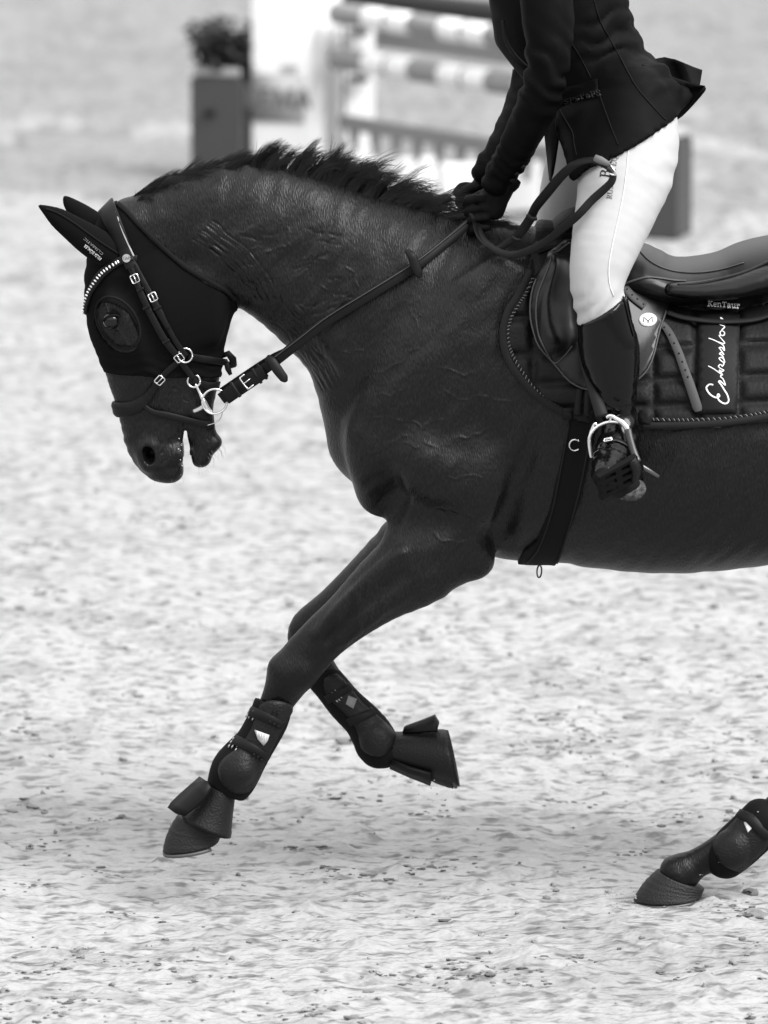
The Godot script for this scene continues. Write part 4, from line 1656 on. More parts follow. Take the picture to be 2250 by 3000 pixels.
func rope(o: Node3D, px: Array) -> void:
	var flat := []
	for q in px:
		flat.append(Vector3(q[0], q[1], 0))
	var line := spline(flat, 24)
	var a := PackedVector3Array()
	var b := PackedVector3Array()
	for i in line.size():
		var p := hit(pad, line[i].x, line[i].y)
		var n := pad.normal(p, 0.01)
		var t := (line[mini(i + 1, line.size() - 1)] - line[maxi(i - 1, 0)]).normalized()
		var s := n.cross(Vector3(t.x, -t.y, 0)).normalized()
		var w := i * 1.0
		a.append(p + n * (0.002 + 0.0018 * sin(w)) + s * 0.003 * cos(w))
		b.append(p + n * (0.002 - 0.0018 * sin(w)) - s * 0.003 * cos(w))
	var r := obj("rope_piping", tube(a, [0.0014], 5), M.rope_pale, o)
	obj("dark_strand", tube(b, [0.0024], 5), M.rope_dark, r)

func script_word(o: Node3D) -> void:      # the word is embroidered from the bottom up, read along the panel
	var strokes := [
		[[2089, 1132], [2078, 1130], [2069, 1138], [2073, 1150], [2084, 1162], [2098, 1168], [2107, 1164], [2104, 1158], [2101, 1164], [2106, 1176], [2118, 1184], [2128, 1184], [2134, 1176], [2130, 1160], [2121, 1146], [2112, 1132], [2104, 1122]],
		[[2104, 1124], [2108, 1120], [2118, 1128], [2124, 1132], [2118, 1116], [2110, 1108], [2116, 1102]],
		[[2074, 1077], [2090, 1086], [2104, 1096], [2116, 1104], [2110, 1096], [2106, 1090], [2114, 1094], [2120, 1090]],
		[[2120, 1090], [2108, 1084], [2104, 1078], [2110, 1074], [2116, 1080]],
		[[2116, 1078], [2120, 1070], [2110, 1062], [2106, 1056], [2114, 1054], [2120, 1060], [2122, 1068], [2116, 1050], [2106, 1044]],
		[[2106, 1044], [2112, 1040], [2120, 1046], [2110, 1032], [2106, 1026], [2114, 1026], [2121, 1034], [2118, 1020], [2106, 1012], [2090, 1004], [2075, 998]],
		[[2104, 1010], [2116, 1014], [2122, 1012], [2112, 1000], [2106, 992], [2112, 990]],
		[[2112, 992], [2108, 984], [2113, 978], [2121, 982], [2120, 990], [2113, 992]],
		[[2113, 976], [2122, 966], [2112, 962], [2108, 958], [2116, 952], [2124, 958], [2114, 948], [2110, 940], [2118, 946]],
	]
	var first := true
	for s in strokes:
		var flat := []
		for q in s:
			flat.append(Vector3(q[0], q[1], 0))
		var pts := PackedVector3Array()
		for q in spline(flat, 5):
			var p := hit(pad, q.x, q.y)
			var n := pad.normal(p, 0.01)
			pts.append(p + n * (0.0045 + 0.006 * sin(clampf((q.x - 2042.0) / 124.0, 0, 1) * PI)))
		obj("script_stroke", tube(pts, [0.0021 if first else 0.0015], 6, 0.6), M.white_print, o)
		first = false

var flap_field := Field.new()

func saddle() -> void:
	var o := thing("saddle", "glossy black leather jumping saddle with round pale badge on its flap", "saddle", "", P(1900, 850, 0.1))
	# seat and its skirts
	var f := Field.new()
	f.chain([S(1660, 760, 60, 0.10), E2(1710, 700, 1710, 850, 0.14), E2(1790, 704, 1790, 872, 0.175), E2(1871, 716, 1876, 884, 0.192), E2(1974, 759, 1974, 892, 0.19), E2(2110, 744, 2104, 886, 0.172), E2(2191, 712, 2180, 866, 0.165), E2(2250, 696, 2240, 846, 0.158), E2(2300, 690, 2290, 820, 0.135), S(2330, 750, 36, 0.10)], 0.02)
	var vt := nets(f, [P(2100, 744)], 0.0058)
	obj("seat", skin(vt), M.saddle_leather, o)
	obj("skirt_edge", lay_mesh(f, [[1820, 836], [1850, 824], [1893, 813], [1930, 815], [1974, 822], [2010, 824]], [6], 0.003, 6), M.edge_leather, o)
	obj("seat_seam", lay_mesh(f, [[1868, 728], [1900, 762], [1945, 786], [2000, 798], [2060, 798], [2120, 788], [2180, 770]], [4], 0.002, 6), M.edge_leather, o)
	var piping := begin()
	tube_into(piping, spline([P(1985, 836, 0.192), P(2050, 830, 0.188), P(2110, 818, 0.182), P(2170, 802, 0.176), P(2220, 782, 0.168), P(2262, 760, 0.158), P(2290, 735, 0.14)], 6), [0.0042], 8)
	obj("seat_piping", finish(piping), M.saddle_leather, o)
	# panels
	for s in [-1.0, 1.0]:
		var pn := Field.new()
		pn.chain([SM(1960, 846, 20, 0.04, 0.17 * s), SM(2050, 850, 28, 0.05, 0.165 * s), SM(2150, 840, 36, 0.055, 0.16 * s), SM(2240, 815, 42, 0.055, 0.15 * s), SM(2300, 790, 36, 0.05, 0.13 * s)], 0.02)
		obj("panel", skin(nets(pn, [PM(2150, 840, 0.16 * s)], 0.0065)), M.saddle_leather, o)
	# flap with its knee block
	flap_field = clone(hf, 0.021)
	var ridge := [Vector2(1650, 745), Vector2(1622, 790), Vector2(1608, 840), Vector2(1602, 898), Vector2(1608, 957), Vector2(1622, 1015), Vector2(1636, 1050)]
	var block := func(q: Vector2) -> float:
		var best := 1e9
		var side := 0.0
		var along := 0.0
		for i in ridge.size() - 1:
			var c := Geometry2D.get_closest_point_to_segment(q, ridge[i], ridge[i + 1])
			var d := q.distance_to(c)
			if d < best:
				best = d
				side = (ridge[i + 1] - ridge[i]).cross(q - c)
				along = (i + clampf((c - ridge[i]).length() / (ridge[i + 1] - ridge[i]).length(), 0, 1)) / (ridge.size() - 1.0)
		var w := 62.0 if side > 0.0 else 48.0        # the outer slope is long, the inner one falls towards the knee
		var taper := smoothstep(0.0, 0.22, along) * (1.0 - smoothstep(0.8, 1.0, along))
		return 0.052 * taper * exp(-pow(best / w, 2.0) * 1.6)
	var outline_px := smooth_px([[1676, 704], [1640, 718], [1600, 758], [1562, 822], [1549, 890], [1556, 960], [1585, 1022], [1622, 1064], [1670, 1118], [1725, 1143], [1800, 1147], [1871, 1112], [1909, 1061], [1934, 965], [1960, 893], [1996, 836], [1990, 822], [1940, 800], [1850, 780], [1760, 720]], 3)
	var fl := obj("flap", patch(flap_field, outline_px, 13, 0.005, 0.0, block), M.saddle_leather, o)
	var rim := outline_px.slice(9, 42)
	var line := []
	for q in rim:
		line.append(Vector3(q[0], q[1], 0))
	var edge := PackedVector3Array()
	for q in line:
		var p := hit(flap_field, q.x, q.y)
		edge.append(p + flap_field.normal(p, 0.01) * (0.0055 + block.call(Vector2(q.x, q.y))))
	obj("flap_edge", tube(edge, [0.0022], 6), M.edge_leather, fl)
	var welt := PackedVector3Array()
	for q in spline([Vector3(1668, 716, 0), Vector3(1625, 750, 0), Vector3(1588, 805, 0), Vector3(1567, 870, 0), Vector3(1568, 940, 0), Vector3(1590, 1005, 0), Vector3(1622, 1062, 0), Vector3(1650, 1046, 0), Vector3(1676, 1016, 0)], 6):
		var p := hit(flap_field, q.x, q.y)
		welt.append(p + flap_field.normal(p, 0.01) * (0.006 + block.call(Vector2(q.x, q.y))))
	obj("knee_block_welt", tube(welt, [0.0022], 6), M.edge_leather, fl)
	# badge
	var disc := []
	for i in 24:
		var a := TAU * i / 24.0
		disc.append([1896 + cos(a) * 26.5, 940 + sin(a) * 20.0])
	var bd := obj("badge", patch(flap_field, disc, 14, 0.001, 0.0055), M.pale_print, fl)
	var m := begin()
	var lines := [[[1883, 946], [1883, 933], [1896, 944], [1908, 933], [1908, 946]], [[1896, 944], [1896, 950]]]
	for l in lines:
		var pts := PackedVector3Array()
		for q in l:
			var p := hit(flap_field, q[0], q[1])
			pts.append(p + flap_field.normal(p, 0.01) * 0.0068)
		tube_into(m, pts, [0.0013], 5)
	obj("monogram", finish(m), M.black_print, bd)
	# the stirrup leather's loose end
	var le := flap_field
	var free := obj("leather_end", lay_mesh(le, [[1826, 846], [1850, 874], [1885, 903]], [26, 27, 25], 0.004, 5, 0.006), M.worn_strap, o)
	var tail := obj("leather_end", lay_mesh(le, [[1938, 948], [1960, 976], [1984, 1026], [2002, 1075], [2022, 1132], [2042, 1192], [2046, 1206]], [20, 24, 25, 26, 28, 28, 18], 0.004, 6, 0.0), M.worn_strap, o)
	for k in [[1833, 854], [1847, 870], [1862, 882], [1880, 897]]:
		var p := hit(le, k[0], k[1])
		var n := le.normal(p, 0.01)
		obj("hole", tube(PackedVector3Array([p + n * 0.008, p + n * 0.0112]), [0.0021], 8), M.black_print, free)
	for k in [[1946, 962], [1962, 984], [1975, 1008], [1989, 1038], [1999, 1062], [2008, 1086], [2015, 1106]]:
		var p := hit(le, k[0], k[1])
		var n := le.normal(p, 0.01)
		obj("hole", tube(PackedVector3Array([p + n * 0.003, p + n * 0.0052]), [0.0023], 8), M.black_print, tail)
	for s in [-1.0, 1.0]:
		if s < 0.0:
			# the far flap
			var far := begin()
			var rows := []
			for r in 9:
				var row := PackedVector3Array()
				for c in 7:
					var q := P(1560 + c * 50, 950 + r * 24, 0.3)
					var z := 0.5
					var pt := Vector3(q.x, q.y, -0.6)
					for k in 40:
						var d := flap_field.at(pt)
						if d < 0.001: break
						pt.z += minf(d, 0.1) * 0.8
						if pt.z > -0.08:
							pt.z = -0.08
							break
					row.append(pt)
				rows.append(row)
			obj("far_flap", sheet(rows, 0.006), M.saddle_leather, o)
	obj("d_strap", lay_mesh(pad, [[1570, 742], [1590, 736], [1612, 728], [1632, 726]], [22, 20, 18], 0.004, 4, 0.004), M.strap_leather, o)

func girth() -> void:
	var o := thing("girth", "wide black girth strap round the belly behind the elbow", "girth", "", P(1640, 1400, 0.26))
	var f := clone(hf, 0.009)
	var pg := outline([[1672, 1195], [1745, 1195], [1742, 1250], [1724, 1349], [1697, 1468], [1658, 1600], [1634, 1700], [1520, 1700], [1536, 1640], [1574, 1600], [1610, 1495], [1643, 1332], [1662, 1250]], 0.24)
	f.shape = func(p: Vector3, d: float) -> float:
		return maxf(d, poly_dist(pg, Vector2(p.x, p.y)))
	obj("band", skin(hollow(nets(f, [P(1660, 1400, 0.3)], 0.006), hf, 0.008)), M.neoprene, o)
	var g := clone(hf, 0.010)
	obj("edge_stitching", lay_mesh(g, [[1735, 1240], [1716, 1349], [1690, 1468], [1651, 1600], [1632, 1650]], [5], 0.002, 6), M.quilt_edge, o)
	obj("edge_stitching", lay_mesh(g, [[1668, 1240], [1651, 1332], [1618, 1495], [1580, 1602], [1545, 1648]], [5], 0.002, 6), M.quilt_edge, o)
	var p := hit(g, 1684, 1303)
	obj("ring", ring_mesh(p + Vector3(0, 0, 0.004), Vector3(0, -0.15, 1), 0.0125, 0.0018, 1.05, 0.75, 5.5), M.metal, o)
	obj("belly_ring", ring_mesh(P(1580, 1674, 0.02), Vector3(1, 0, 0.6), 0.011, 0.002, 1.3), M.dark_metal, o)
	obj("billet", lay_mesh(clone(hf, 0.02), [[1700, 1140], [1695, 1175], [1692, 1215]], [20], 0.004, 4), M.strap_leather, o)
	obj("billet", lay_mesh(clone(hf, 0.02), [[1724, 1142], [1722, 1178], [1720, 1218]], [20], 0.004, 4), M.strap_leather, o)

# ---------------------------------------------------------------- rider
var ripple := FastNoiseLite.new()
var jacket := Field.new()
var breech := Field.new()
var sleeve := Field.new()

func across(st: Array, dx: float) -> Array:      # the same bone on the horse's other side
	var out := []
	for s in st:
		var p: Vector3 = s[0]
		out.append([Vector3(p.x + dx, p.y, -p.z), s[1], s[2]])
	return out

func thinner(st: Array, k: float) -> Array:
	var out := []
	for s in st:
		out.append([s[0], s[1] * k, s[2] * k])
	return out

func rider() -> void:
	ripple.seed = 77
	ripple.frequency = 9.0
	ripple.fractal_octaves = 2
	var o := thing("person", "rider in dark jacket, white breeches and tall black boots leaning over the neck", "person", "", P(1800, 500, 0.1))
	var leg := [E2(1735, 330, 1975, 330, 0.12, 0.13), E2(1712, 430, 1986, 408, 0.118, 0.175), E2(1700, 515, 1968, 503, 0.108, 0.225), E2(1692, 590, 1932, 585, 0.098, 0.265), E2(1682, 660, 1897, 665, 0.088, 0.3), E2(1675, 745, 1858, 742, 0.077, 0.335), E2(1670, 815, 1832, 806, 0.068, 0.352), E2(1680, 880, 1827, 858, 0.062, 0.362), E2(1700, 958, 1836, 918, 0.056, 0.366)]
	var calf := [E2(1686, 925, 1836, 872, 0.066, 0.364), E2(1695, 975, 1851, 938, 0.066, 0.367), E2(1704, 1035, 1866, 1015, 0.063, 0.37), E2(1722, 1085, 1867, 1075, 0.058, 0.37), E2(1742, 1130, 1862, 1140, 0.051, 0.37), E2(1762, 1180, 1857, 1198, 0.044, 0.37), E2(1778, 1222, 1856, 1245, 0.04, 0.372), S(1815, 1262, 42, 0.04, 0.378), S(1806, 1300, 48, 0.042, 0.4), S(1792, 1345, 54, 0.042, 0.45), S(1778, 1378, 44, 0.036, 0.5), S(1772, 1392, 34, 0.028, 0.525)]
	var heel := [S(1822, 1262, 38, 0.036, 0.372), S(1838, 1330, 40, 0.034, 0.375), S(1848, 1395, 38, 0.033, 0.39)]
	var arm := [S(1560, -190, 88, 0.07, 0.19), S(1590, -90, 84, 0.066, 0.225), S(1602, 20, 76, 0.062, 0.25), S(1606, 120, 68, 0.058, 0.262), S(1600, 205, 62, 0.055, 0.262), S(1586, 270, 62, 0.053, 0.25), S(1556, 345, 58, 0.048, 0.215), S(1512, 430, 52, 0.044, 0.165), S(1475, 498, 46, 0.04, 0.12), S(1452, 535, 40, 0.037, 0.1)]
	var arm2 := [S(1545, -230, 88, 0.07, -0.19), S(1560, -80, 80, 0.064, -0.22), S(1570, 60, 70, 0.058, -0.235), S(1566, 170, 62, 0.055, -0.22), S(1554, 235, 56, 0.05, -0.19), S(1528, 310, 50, 0.046, -0.14), S(1490, 390, 46, 0.042, -0.09), S(1450, 458, 42, 0.04, -0.05), S(1422, 500, 38, 0.036, -0.03)]
	var trunk := [S(1545, -420, 110, 0.09), S(1560, -300, 140, 0.17), S(1600, -150, 175, 0.165), E2(1438, 0, 1826, -8, 0.15), E2(1458, 105, 1856, 82, 0.138), E2(1545, 205, 1882, 155, 0.13), E2(1610, 300, 1915, 235, 0.142), E2(1650, 400, 1965, 330, 0.165)]
	# the body itself, covered by its clothes
	var body := Field.new()
	body.chain(thinner(trunk, 0.9), 0.05)
	body.chain(thinner(leg, 0.84), 0.02)
	body.chain(across(thinner(leg, 0.84), -0.06), 0.02)
	body.chain(thinner(calf, 0.78).slice(0, 10), 0.01)
	body.chain(across(thinner(calf, 0.78).slice(0, 10), -0.06), 0.01)
	body.chain(thinner(arm, 0.78), 0.02)
	body.chain(thinner(arm2, 0.78), 0.02)
	body.chain([S(1520, -440, 62, 0.055), S(1480, -540, 58, 0.052)], 0.04)
	body.chain([S(1478, -640, 118, 0.075), S(1450, -560, 92, 0.066), S(1430, -530, 70, 0.055)], 0.03)
	body.chain([S(1372, -590, 12, 0.012), S(1352, -570, 16, 0.014)], 0.015)       # nose
	for s in [-1.0, 1.0]:
		body.blob(PM(1486, -600, 0.078 * s), Vector3(0.016, 0.03, 0.008), 0.008)     # ear
		body.blob(PM(1392, -606, 0.034 * s), Vector3(0.012, 0.009, 0.012), 0.008, true)
	var vt := nets(body, [P(1660, 100, 0.12)], 0.013)
	obj("body", skin(vt), M.skin, o)

	var helmet := Field.new()
	helmet.blob(P(1484, -668), Vector3(0.128, 0.1, 0.098), 0.02, false, Vector3(1, 0.2, 0))
	helmet.chain([S(1400, -672, 10, 0.07), S(1335, -650, 5, 0.06)], 0.015)
	helmet.shape = func(p: Vector3, d: float) -> float: return maxf(d, P(0, -640).y - p.y + (P(1480, 0).x - p.x) * 0.1)
	obj("helmet", skin(nets(helmet, [P(1484, -770)], 0.009)), M.boot_leather, o)
	# breeches
	breech.chain(leg, 0.05)
	breech.chain(across(leg, -0.06), 0.05)
	breech.chain([S(1845, 300, 125, 0.14), S(1868, 370, 110, 0.15)], 0.06)
	breech.shape = func(p: Vector3, d: float) -> float:
		# small drag folds above the boot and behind the knee
		var k := smoothstep(P(0, 720).y, P(0, 860).y, p.y) if p.y < P(0, 700).y else 0.0
		var seat := exp(-pow((p.y - P(0, 470).y) / 0.07, 2.0)) * smoothstep(P(1800, 0).x, P(1960, 0).x, p.x)
		return d + 0.0035 * k * sin(p.y * 130.0 - p.x * 120.0 + 3.0 * ripple.get_noise_3d(p.x, p.y, p.z)) + 0.0015 * seat * sin(p.y * 120.0 + p.x * 60.0) + 0.002 * ripple.get_noise_3d(p.x * 1.5, p.y * 1.5, p.z)
	vt = nets(breech, [P(1700, 700, 0.36), P(1900, 360, 0.2)], 0.0075)

	var br := obj("breeches", skin(vt), M.breeches, o, "white riding breeches with small dark lettering on the thigh")
	obj("side_seam", lay_mesh(breech, [[1842, 434], [1836, 500], [1826, 570], [1812, 640], [1796, 710], [1784, 780], [1786, 830], [1798, 868]], [3.2], 0.0016, 6, -0.0003), M.seam_white, br)
	obj("lettering", letters(breech, "RUSSIAN EQUEST", 1797, 584, -PI / 2 + 0.13, 20, 0.0006, "Droid Serif", 1.02), M.grey_ink, br)
	obj("lettering", letters(breech, "BR", 1787, 522, -PI / 2 + 0.13, 30, 0.0006, "Droid Serif", 1.0), M.ink, br)
	# tall boots
	for side in 2:
		var bf := Field.new()
		var shaft := calf.duplicate(true)
		for k in range(2, 9):
			shaft[k][1] *= 1.07 if k < 7 else 1.1
		bf.chain(shaft if side == 0 else across(shaft, -0.06), 0.02)
		bf.chain(heel if side == 0 else across(heel, -0.06), 0.03)
		var top_a := P(1690, 948, 0.36)
		var top_b := P(1828, 864, 0.36)
		var dx := 0.0 if side == 0 else -0.06
		bf.shape = func(p: Vector3, d: float) -> float:
			var x := p.x - dx
			var t := (x - top_a.x) / (top_b.x - top_a.x)
			var cut := p.y - lerpf(top_a.y, top_b.y, t) - 0.018 * (t * t - t)
			# soft creases at the ankle
			var k := exp(-pow((p.y - P(0, 1150).y) / 0.06, 2.0)) + 0.9 * exp(-pow((p.y - P(0, 1290).y) / 0.035, 2.0))
			return maxf(d + 0.0028 * k * sin(p.y * 190.0 + x * 60.0 + 3.0 * sin(p.z * 60.0)), cut)
		vt = nets(bf, [P(1700, 1000, 0.42) if side == 0 else Vector3(P(1780, 1000).x - 0.06, P(1780, 1000).y, -0.43)], 0.0062)
		vt = hollow(vt, breech, 0.0025)
		var bo := obj("boot", skin(vt), M.boot_leather, o)
		if side == 0:
			obj("top_seam", lay_mesh(bf, [[1826, 870], [1834, 900], [1846, 950], [1856, 985]], [4], 0.003, 5), M.black_print, bo)
			obj("spur_strap", lay_mesh(bf, [[1776, 1296], [1800, 1290], [1825, 1298], [1846, 1312]], [16, 18, 18, 16], 0.004, 5), M.leather, bo)
			buckle(bf, 1783, 1294, 0.1, 24, 14, bo, 0.006)
			obj("spur", tube(PackedVector3Array([P(1862, 1356, 0.37), P(1900, 1378, 0.36), P(1930, 1397, 0.36)]), [0.006, 0.005, 0.004], 8, 0.6), M.dark_metal, bo)
			# the sole, toe to heel, with dried mud
			var sole := Field.new()
			sole.chain([S(1764, 1398, 30, 0.02, 0.545), S(1786, 1416, 34, 0.022, 0.52), S(1815, 1430, 32, 0.022, 0.47), S(1848, 1432, 34, 0.026, 0.425)], 0.01, false, Vector3(0.6, -0.45, 0.6).normalized())
			obj("sole", skin(nets(sole, [P(1815, 1430, 0.49)], 0.0045)), M.rubber, bo)
			var hl := Field.new()
			hl.chain([S(1818, 1440, 22, 0.02, 0.465), S(1852, 1440, 27, 0.024, 0.432), S(1866, 1432, 26, 0.022, 0.42)], 0.01)
			obj("heel", skin(nets(hl, [P(1852, 1440, 0.456)], 0.004)), M.muddy, bo, "heel caked with pale dried mud")
	# jacket
	jacket.chain(trunk, 0.06)
	jacket.chain([S(1850, 300, 128, 0.17), S(1900, 350, 120, 0.18)], 0.06)
	jacket.chain(thinner(leg.slice(0, 4), 1.09), 0.05)
	jacket.chain(across(thinner(leg.slice(0, 3), 1.09), -0.06), 0.05)
	jacket.chain([S(1690, 330, 60, 0.02, 0.165), S(1690, 420, 62, 0.018, 0.215), S(1696, 500, 52, 0.016, 0.245)], 0.03)
	jacket.chain([S(1745, 330, 70, 0.03, 0.2), S(1770, 410, 72, 0.025, 0.235), S(1790, 460, 60, 0.02, 0.255)], 0.03)
	jacket.chain([S(1900, 250, 70, 0.03, 0.13), S(1950, 300, 60, 0.02, 0.15), S(2010, 290, 38, 0.014, 0.13)], 0.03)
	var hem := outline(smooth_px([[1380, -700], [1390, 0], [1420, 110], [1500, 215], [1590, 330], [1632, 400], [1658, 470], [1668, 524], [1690, 524], [1716, 492], [1781, 461], [1873, 412], [1930, 380], [1993, 344], [2080, 250], [2060, 120], [1960, -100], [1900, -700]], 3), 0.25)
	var seen := {}
	jacket.shape = func(p: Vector3, d: float) -> float:
		# folds round the waist, strongest at the back
		var k := exp(-pow((p.y - P(0, 110).y) / 0.085, 2.0)) * smoothstep(P(1620, 0).x, P(1800, 0).x, p.x)
		d += 0.011 * k * (0.5 - absf(sin(p.y * 62.0 - p.x * 12.0 + 1.6 * ripple.get_noise_3d(p.x, p.y, p.z)))) + 0.006 * ripple.get_noise_3d(p.x * 0.8, p.y * 0.8, p.z)
		return maxf(d, poly_cached(seen, hem, Vector2(p.x, p.y)))
	vt = nets(jacket, [P(1750, 100, 0.16)], 0.0078)

	var j := obj("jacket", skin(vt), M.wool, o, "dark show jacket with tails blown back")
	# tails blown open behind
	var near_tail := [[[1880, 190], [1895, 225], [1900, 265], [1905, 310], [1900, 360], [1890, 395]], [[1930, 205], [1945, 240], [1950, 280], [1950, 315], [1945, 350], [1935, 378]], [[1975, 228], [1990, 252], [1998, 280], [1996, 308], [1986, 332], [1975, 356]], [[2010, 240], [2022, 258], [2030, 275], [2026, 295], [2014, 315], [1998, 338]], [[2040, 250], [2052, 256], [2058, 264], [2048, 280], [2034, 298], [2018, 318]], [[2064, 254], [2067, 256], [2066, 259], [2062, 268], [2050, 282], [2038, 296]]]
	var depth := [0.165, 0.15, 0.13, 0.125, 0.135, 0.15]
	var rows := []
	for r in near_tail.size():
		var row := PackedVector3Array()
		for c in 6:
			row.append(P(near_tail[r][c][0], near_tail[r][c][1], depth[r] + 0.012 * sin(c * 1.3 + r * 0.9)))
		rows.append(row)
	obj("tail", sheet(rows, 0.005), M.wool, j)
	var far_tail := [[[1878, 190], [1890, 225], [1900, 260]], [[1912, 174], [1925, 215], [1935, 252]], [[1947, 168], [1962, 212], [1972, 246]], [[1975, 173], [1992, 214], [2004, 246]], [[2000, 184], [2016, 222], [2026, 250]], [[2030, 197], [2036, 226], [2040, 252]], [[2056, 206], [2052, 230], [2047, 254]]]
	var fd := [0.02, -0.03, -0.05, -0.03, 0.0, -0.03, -0.05]
	rows = []
	for r in far_tail.size():
		var pts := []
		for c in 3:
			pts.append(P(far_tail[r][c][0], far_tail[r][c][1], fd[r] + c * 0.02))
		rows.append(spline(pts, 3))
	obj("tail", sheet(rows, 0.004), M.wool, j)
	rows = []
	for r in 6:
		var t := r / 5.0
		rows.append(PackedVector3Array([P(lerpf(1590, 1612, t), lerpf(330, 530, t), 0.03 - 0.02 * t), P(lerpf(1616, 1619, t), lerpf(330, 510, t), 0.06), P(lerpf(1645, 1626, t), lerpf(340, 470, t), 0.09)]))
	obj("front_flap", sheet(rows, 0.005), M.wool, j)
	# seams, pocket flap, lapel edge
	obj("seam", lay_mesh(jacket, [[1740, 0], [1758, 60], [1790, 120], [1818, 170], [1842, 215], [1862, 250], [1885, 280], [1920, 320], [1950, 352]], [3.5], 0.002, 6), M.hood_trim, j)
	obj("seam", lay_mesh(jacket, [[1672, 125], [1690, 150], [1712, 190], [1732, 228]], [3], 0.002, 6), M.hood_trim, j)
	obj("seam", lay_mesh(jacket, [[1757, 278], [1772, 320], [1792, 375], [1812, 425]], [3], 0.002, 6), M.hood_trim, j)
	obj("seam", lay_mesh(jacket, [[1640, 322], [1662, 360], [1678, 390], [1682, 420], [1690, 455]], [3.5], 0.002, 6), M.hood_trim, j)
	var pocket := patch(jacket, [[1648, 258], [1752, 232], [1755, 276], [1700, 290], [1640, 312]], 12, 0.004, 0.001)
	var pk := obj("pocket_flap", pocket, M.wool, j)
	obj("embroidery", letters(jacket, "SPSPSPS", 1659, 304, -0.2, 16, 0.0062, "Droid Serif", 1.25), M.thread, pk)
	obj("lapel_edge", tube(spline([P(1474, 60, 0.12), P(1480, 110, 0.13), P(1500, 150, 0.135), P(1528, 182, 0.13), P(1545, 196, 0.12)], 5), [0.005], 6), M.satin, j)
	for k in [[1504, 194, -0.01], [1848, 90, 0.0]]:
		obj("button", tube(PackedVector3Array([P(k[0], k[1], k[2]), P(k[0] + 6, k[1] + 6, k[2])]), [0.006], 8), M.metal, j)
	# sleeves
	for side in 2:
		var sf := Field.new()
		sf.chain(arm if side == 0 else arm2, 0.02)
		var el := P(1600, 215, 0.26) if side == 0 else P(1566, 190, -0.22)
		var wr := P(1470, 500, 0.12) if side == 0 else P(1440, 470, -0.05)
		sf.shape = func(p: Vector3, d: float) -> float:
			var a := exp(-pow(p.distance_to(el) / 0.09, 2.0))
			var b := exp(-pow(p.distance_to(wr) / 0.11, 2.0))
			var w := (p - wr).dot(Vector3(0.45, 0.85, 0.3))
			return d + 0.007 * a * sin(p.y * 110.0 + p.x * 90.0 + 3.0 * ripple.get_noise_3d(p.x, p.y, p.z)) + 0.0035 * b * sin(w * 190.0 + 5.0 * ripple.get_noise_3d(p.x, p.y, p.z)) + 0.005 * ripple.get_noise_3d(p.x * 0.9, p.y * 0.6, p.z)
		vt = nets(sf, [arm[4][0] if side == 0 else arm2[3][0]], 0.0068)
		var sl := obj("sleeve", skin(vt), M.wool, o)
		if side == 0:
			sleeve = sf
			for k in [[1532, 488], [1514, 508], [1500, 526]]:
				var p := hit(sf, k[0], k[1])
				var n := sf.normal(p, 0.01)
				obj("cuff_button", tube(PackedVector3Array([p, p + n * 0.004]), [0.0058], 9), M.plastic, sl)
	gloves(o)
	stirrups()

func glove(o: Node3D, at: Vector3, s: float) -> void:
	# a closed hand round the rein: palm, four curled fingers, thumb on top; at = the rein in the fist
	var f := Field.new()
	f.chain([[at + Vector3(0.048, 0.075, -0.002 * s), 0.031, 0.03], [at + Vector3(0.03, 0.045, 0.004 * s), 0.033, 0.027], [at + Vector3(0.014, 0.012, 0.004 * s), 0.036, 0.022]], 0.012)
	for i in 4:
		var k := float(i)
		var b := at + Vector3(-0.016 + 0.003 * k, 0.034 - 0.0225 * k, 0.014 * s)
		var r := 0.0102 - 0.0006 * k
		f.chain([[b + Vector3(0.018, 0.006, 0.006 * s), r, r], [b + Vector3(-0.012, 0.004, 0.006 * s), r * 1.06, r * 1.06], [b + Vector3(-0.022, -0.008, -0.008 * s), r, r], [b + Vector3(-0.01, -0.012, -0.024 * s), r * 0.95, r * 0.95], [b + Vector3(0.008, -0.008, -0.026 * s), r * 0.85, r * 0.85]], 0.005)
	f.chain([[at + Vector3(0.03, 0.056, -0.014 * s), 0.013, 0.013], [at + Vector3(0.004, 0.046, -0.016 * s), 0.0115, 0.0115], [at + Vector3(-0.02, 0.036, -0.01 * s), 0.0098, 0.0098]], 0.008)
	f.shape = func(p: Vector3, d: float) -> float: return d + 0.0016 * ripple.get_noise_3d(p.x * 5.0, p.y * 5.0, p.z * 5.0)
	var vt := nets(f, [at + Vector3(0.03, 0.045, 0.034 * s)], 0.0036)
	var g := obj("glove", skin(vt), M.glove, o)
	var cuff := begin()
	var c := at + Vector3(0.05, 0.078, -0.002 * s)
	var ax := Vector3(0.42, 0.85, 0.1).normalized()
	var u := ax.cross(Vector3(0, 0, 1)).normalized()
	var w := ax.cross(u)
	ring_loft(cuff, [[c - ax * 0.012, u * 0.033, w * 0.031], [c, u * 0.037, w * 0.034], [c + ax * 0.012, u * 0.036, w * 0.034]], 20, false)
	obj("cuff_band", finish(cuff), M.glove, g)

func gloves(o: Node3D) -> void:
	glove(o, P(1414, 628, 0.065), 1.0)
	glove(o, P(1388, 600, -0.055), -1.0)

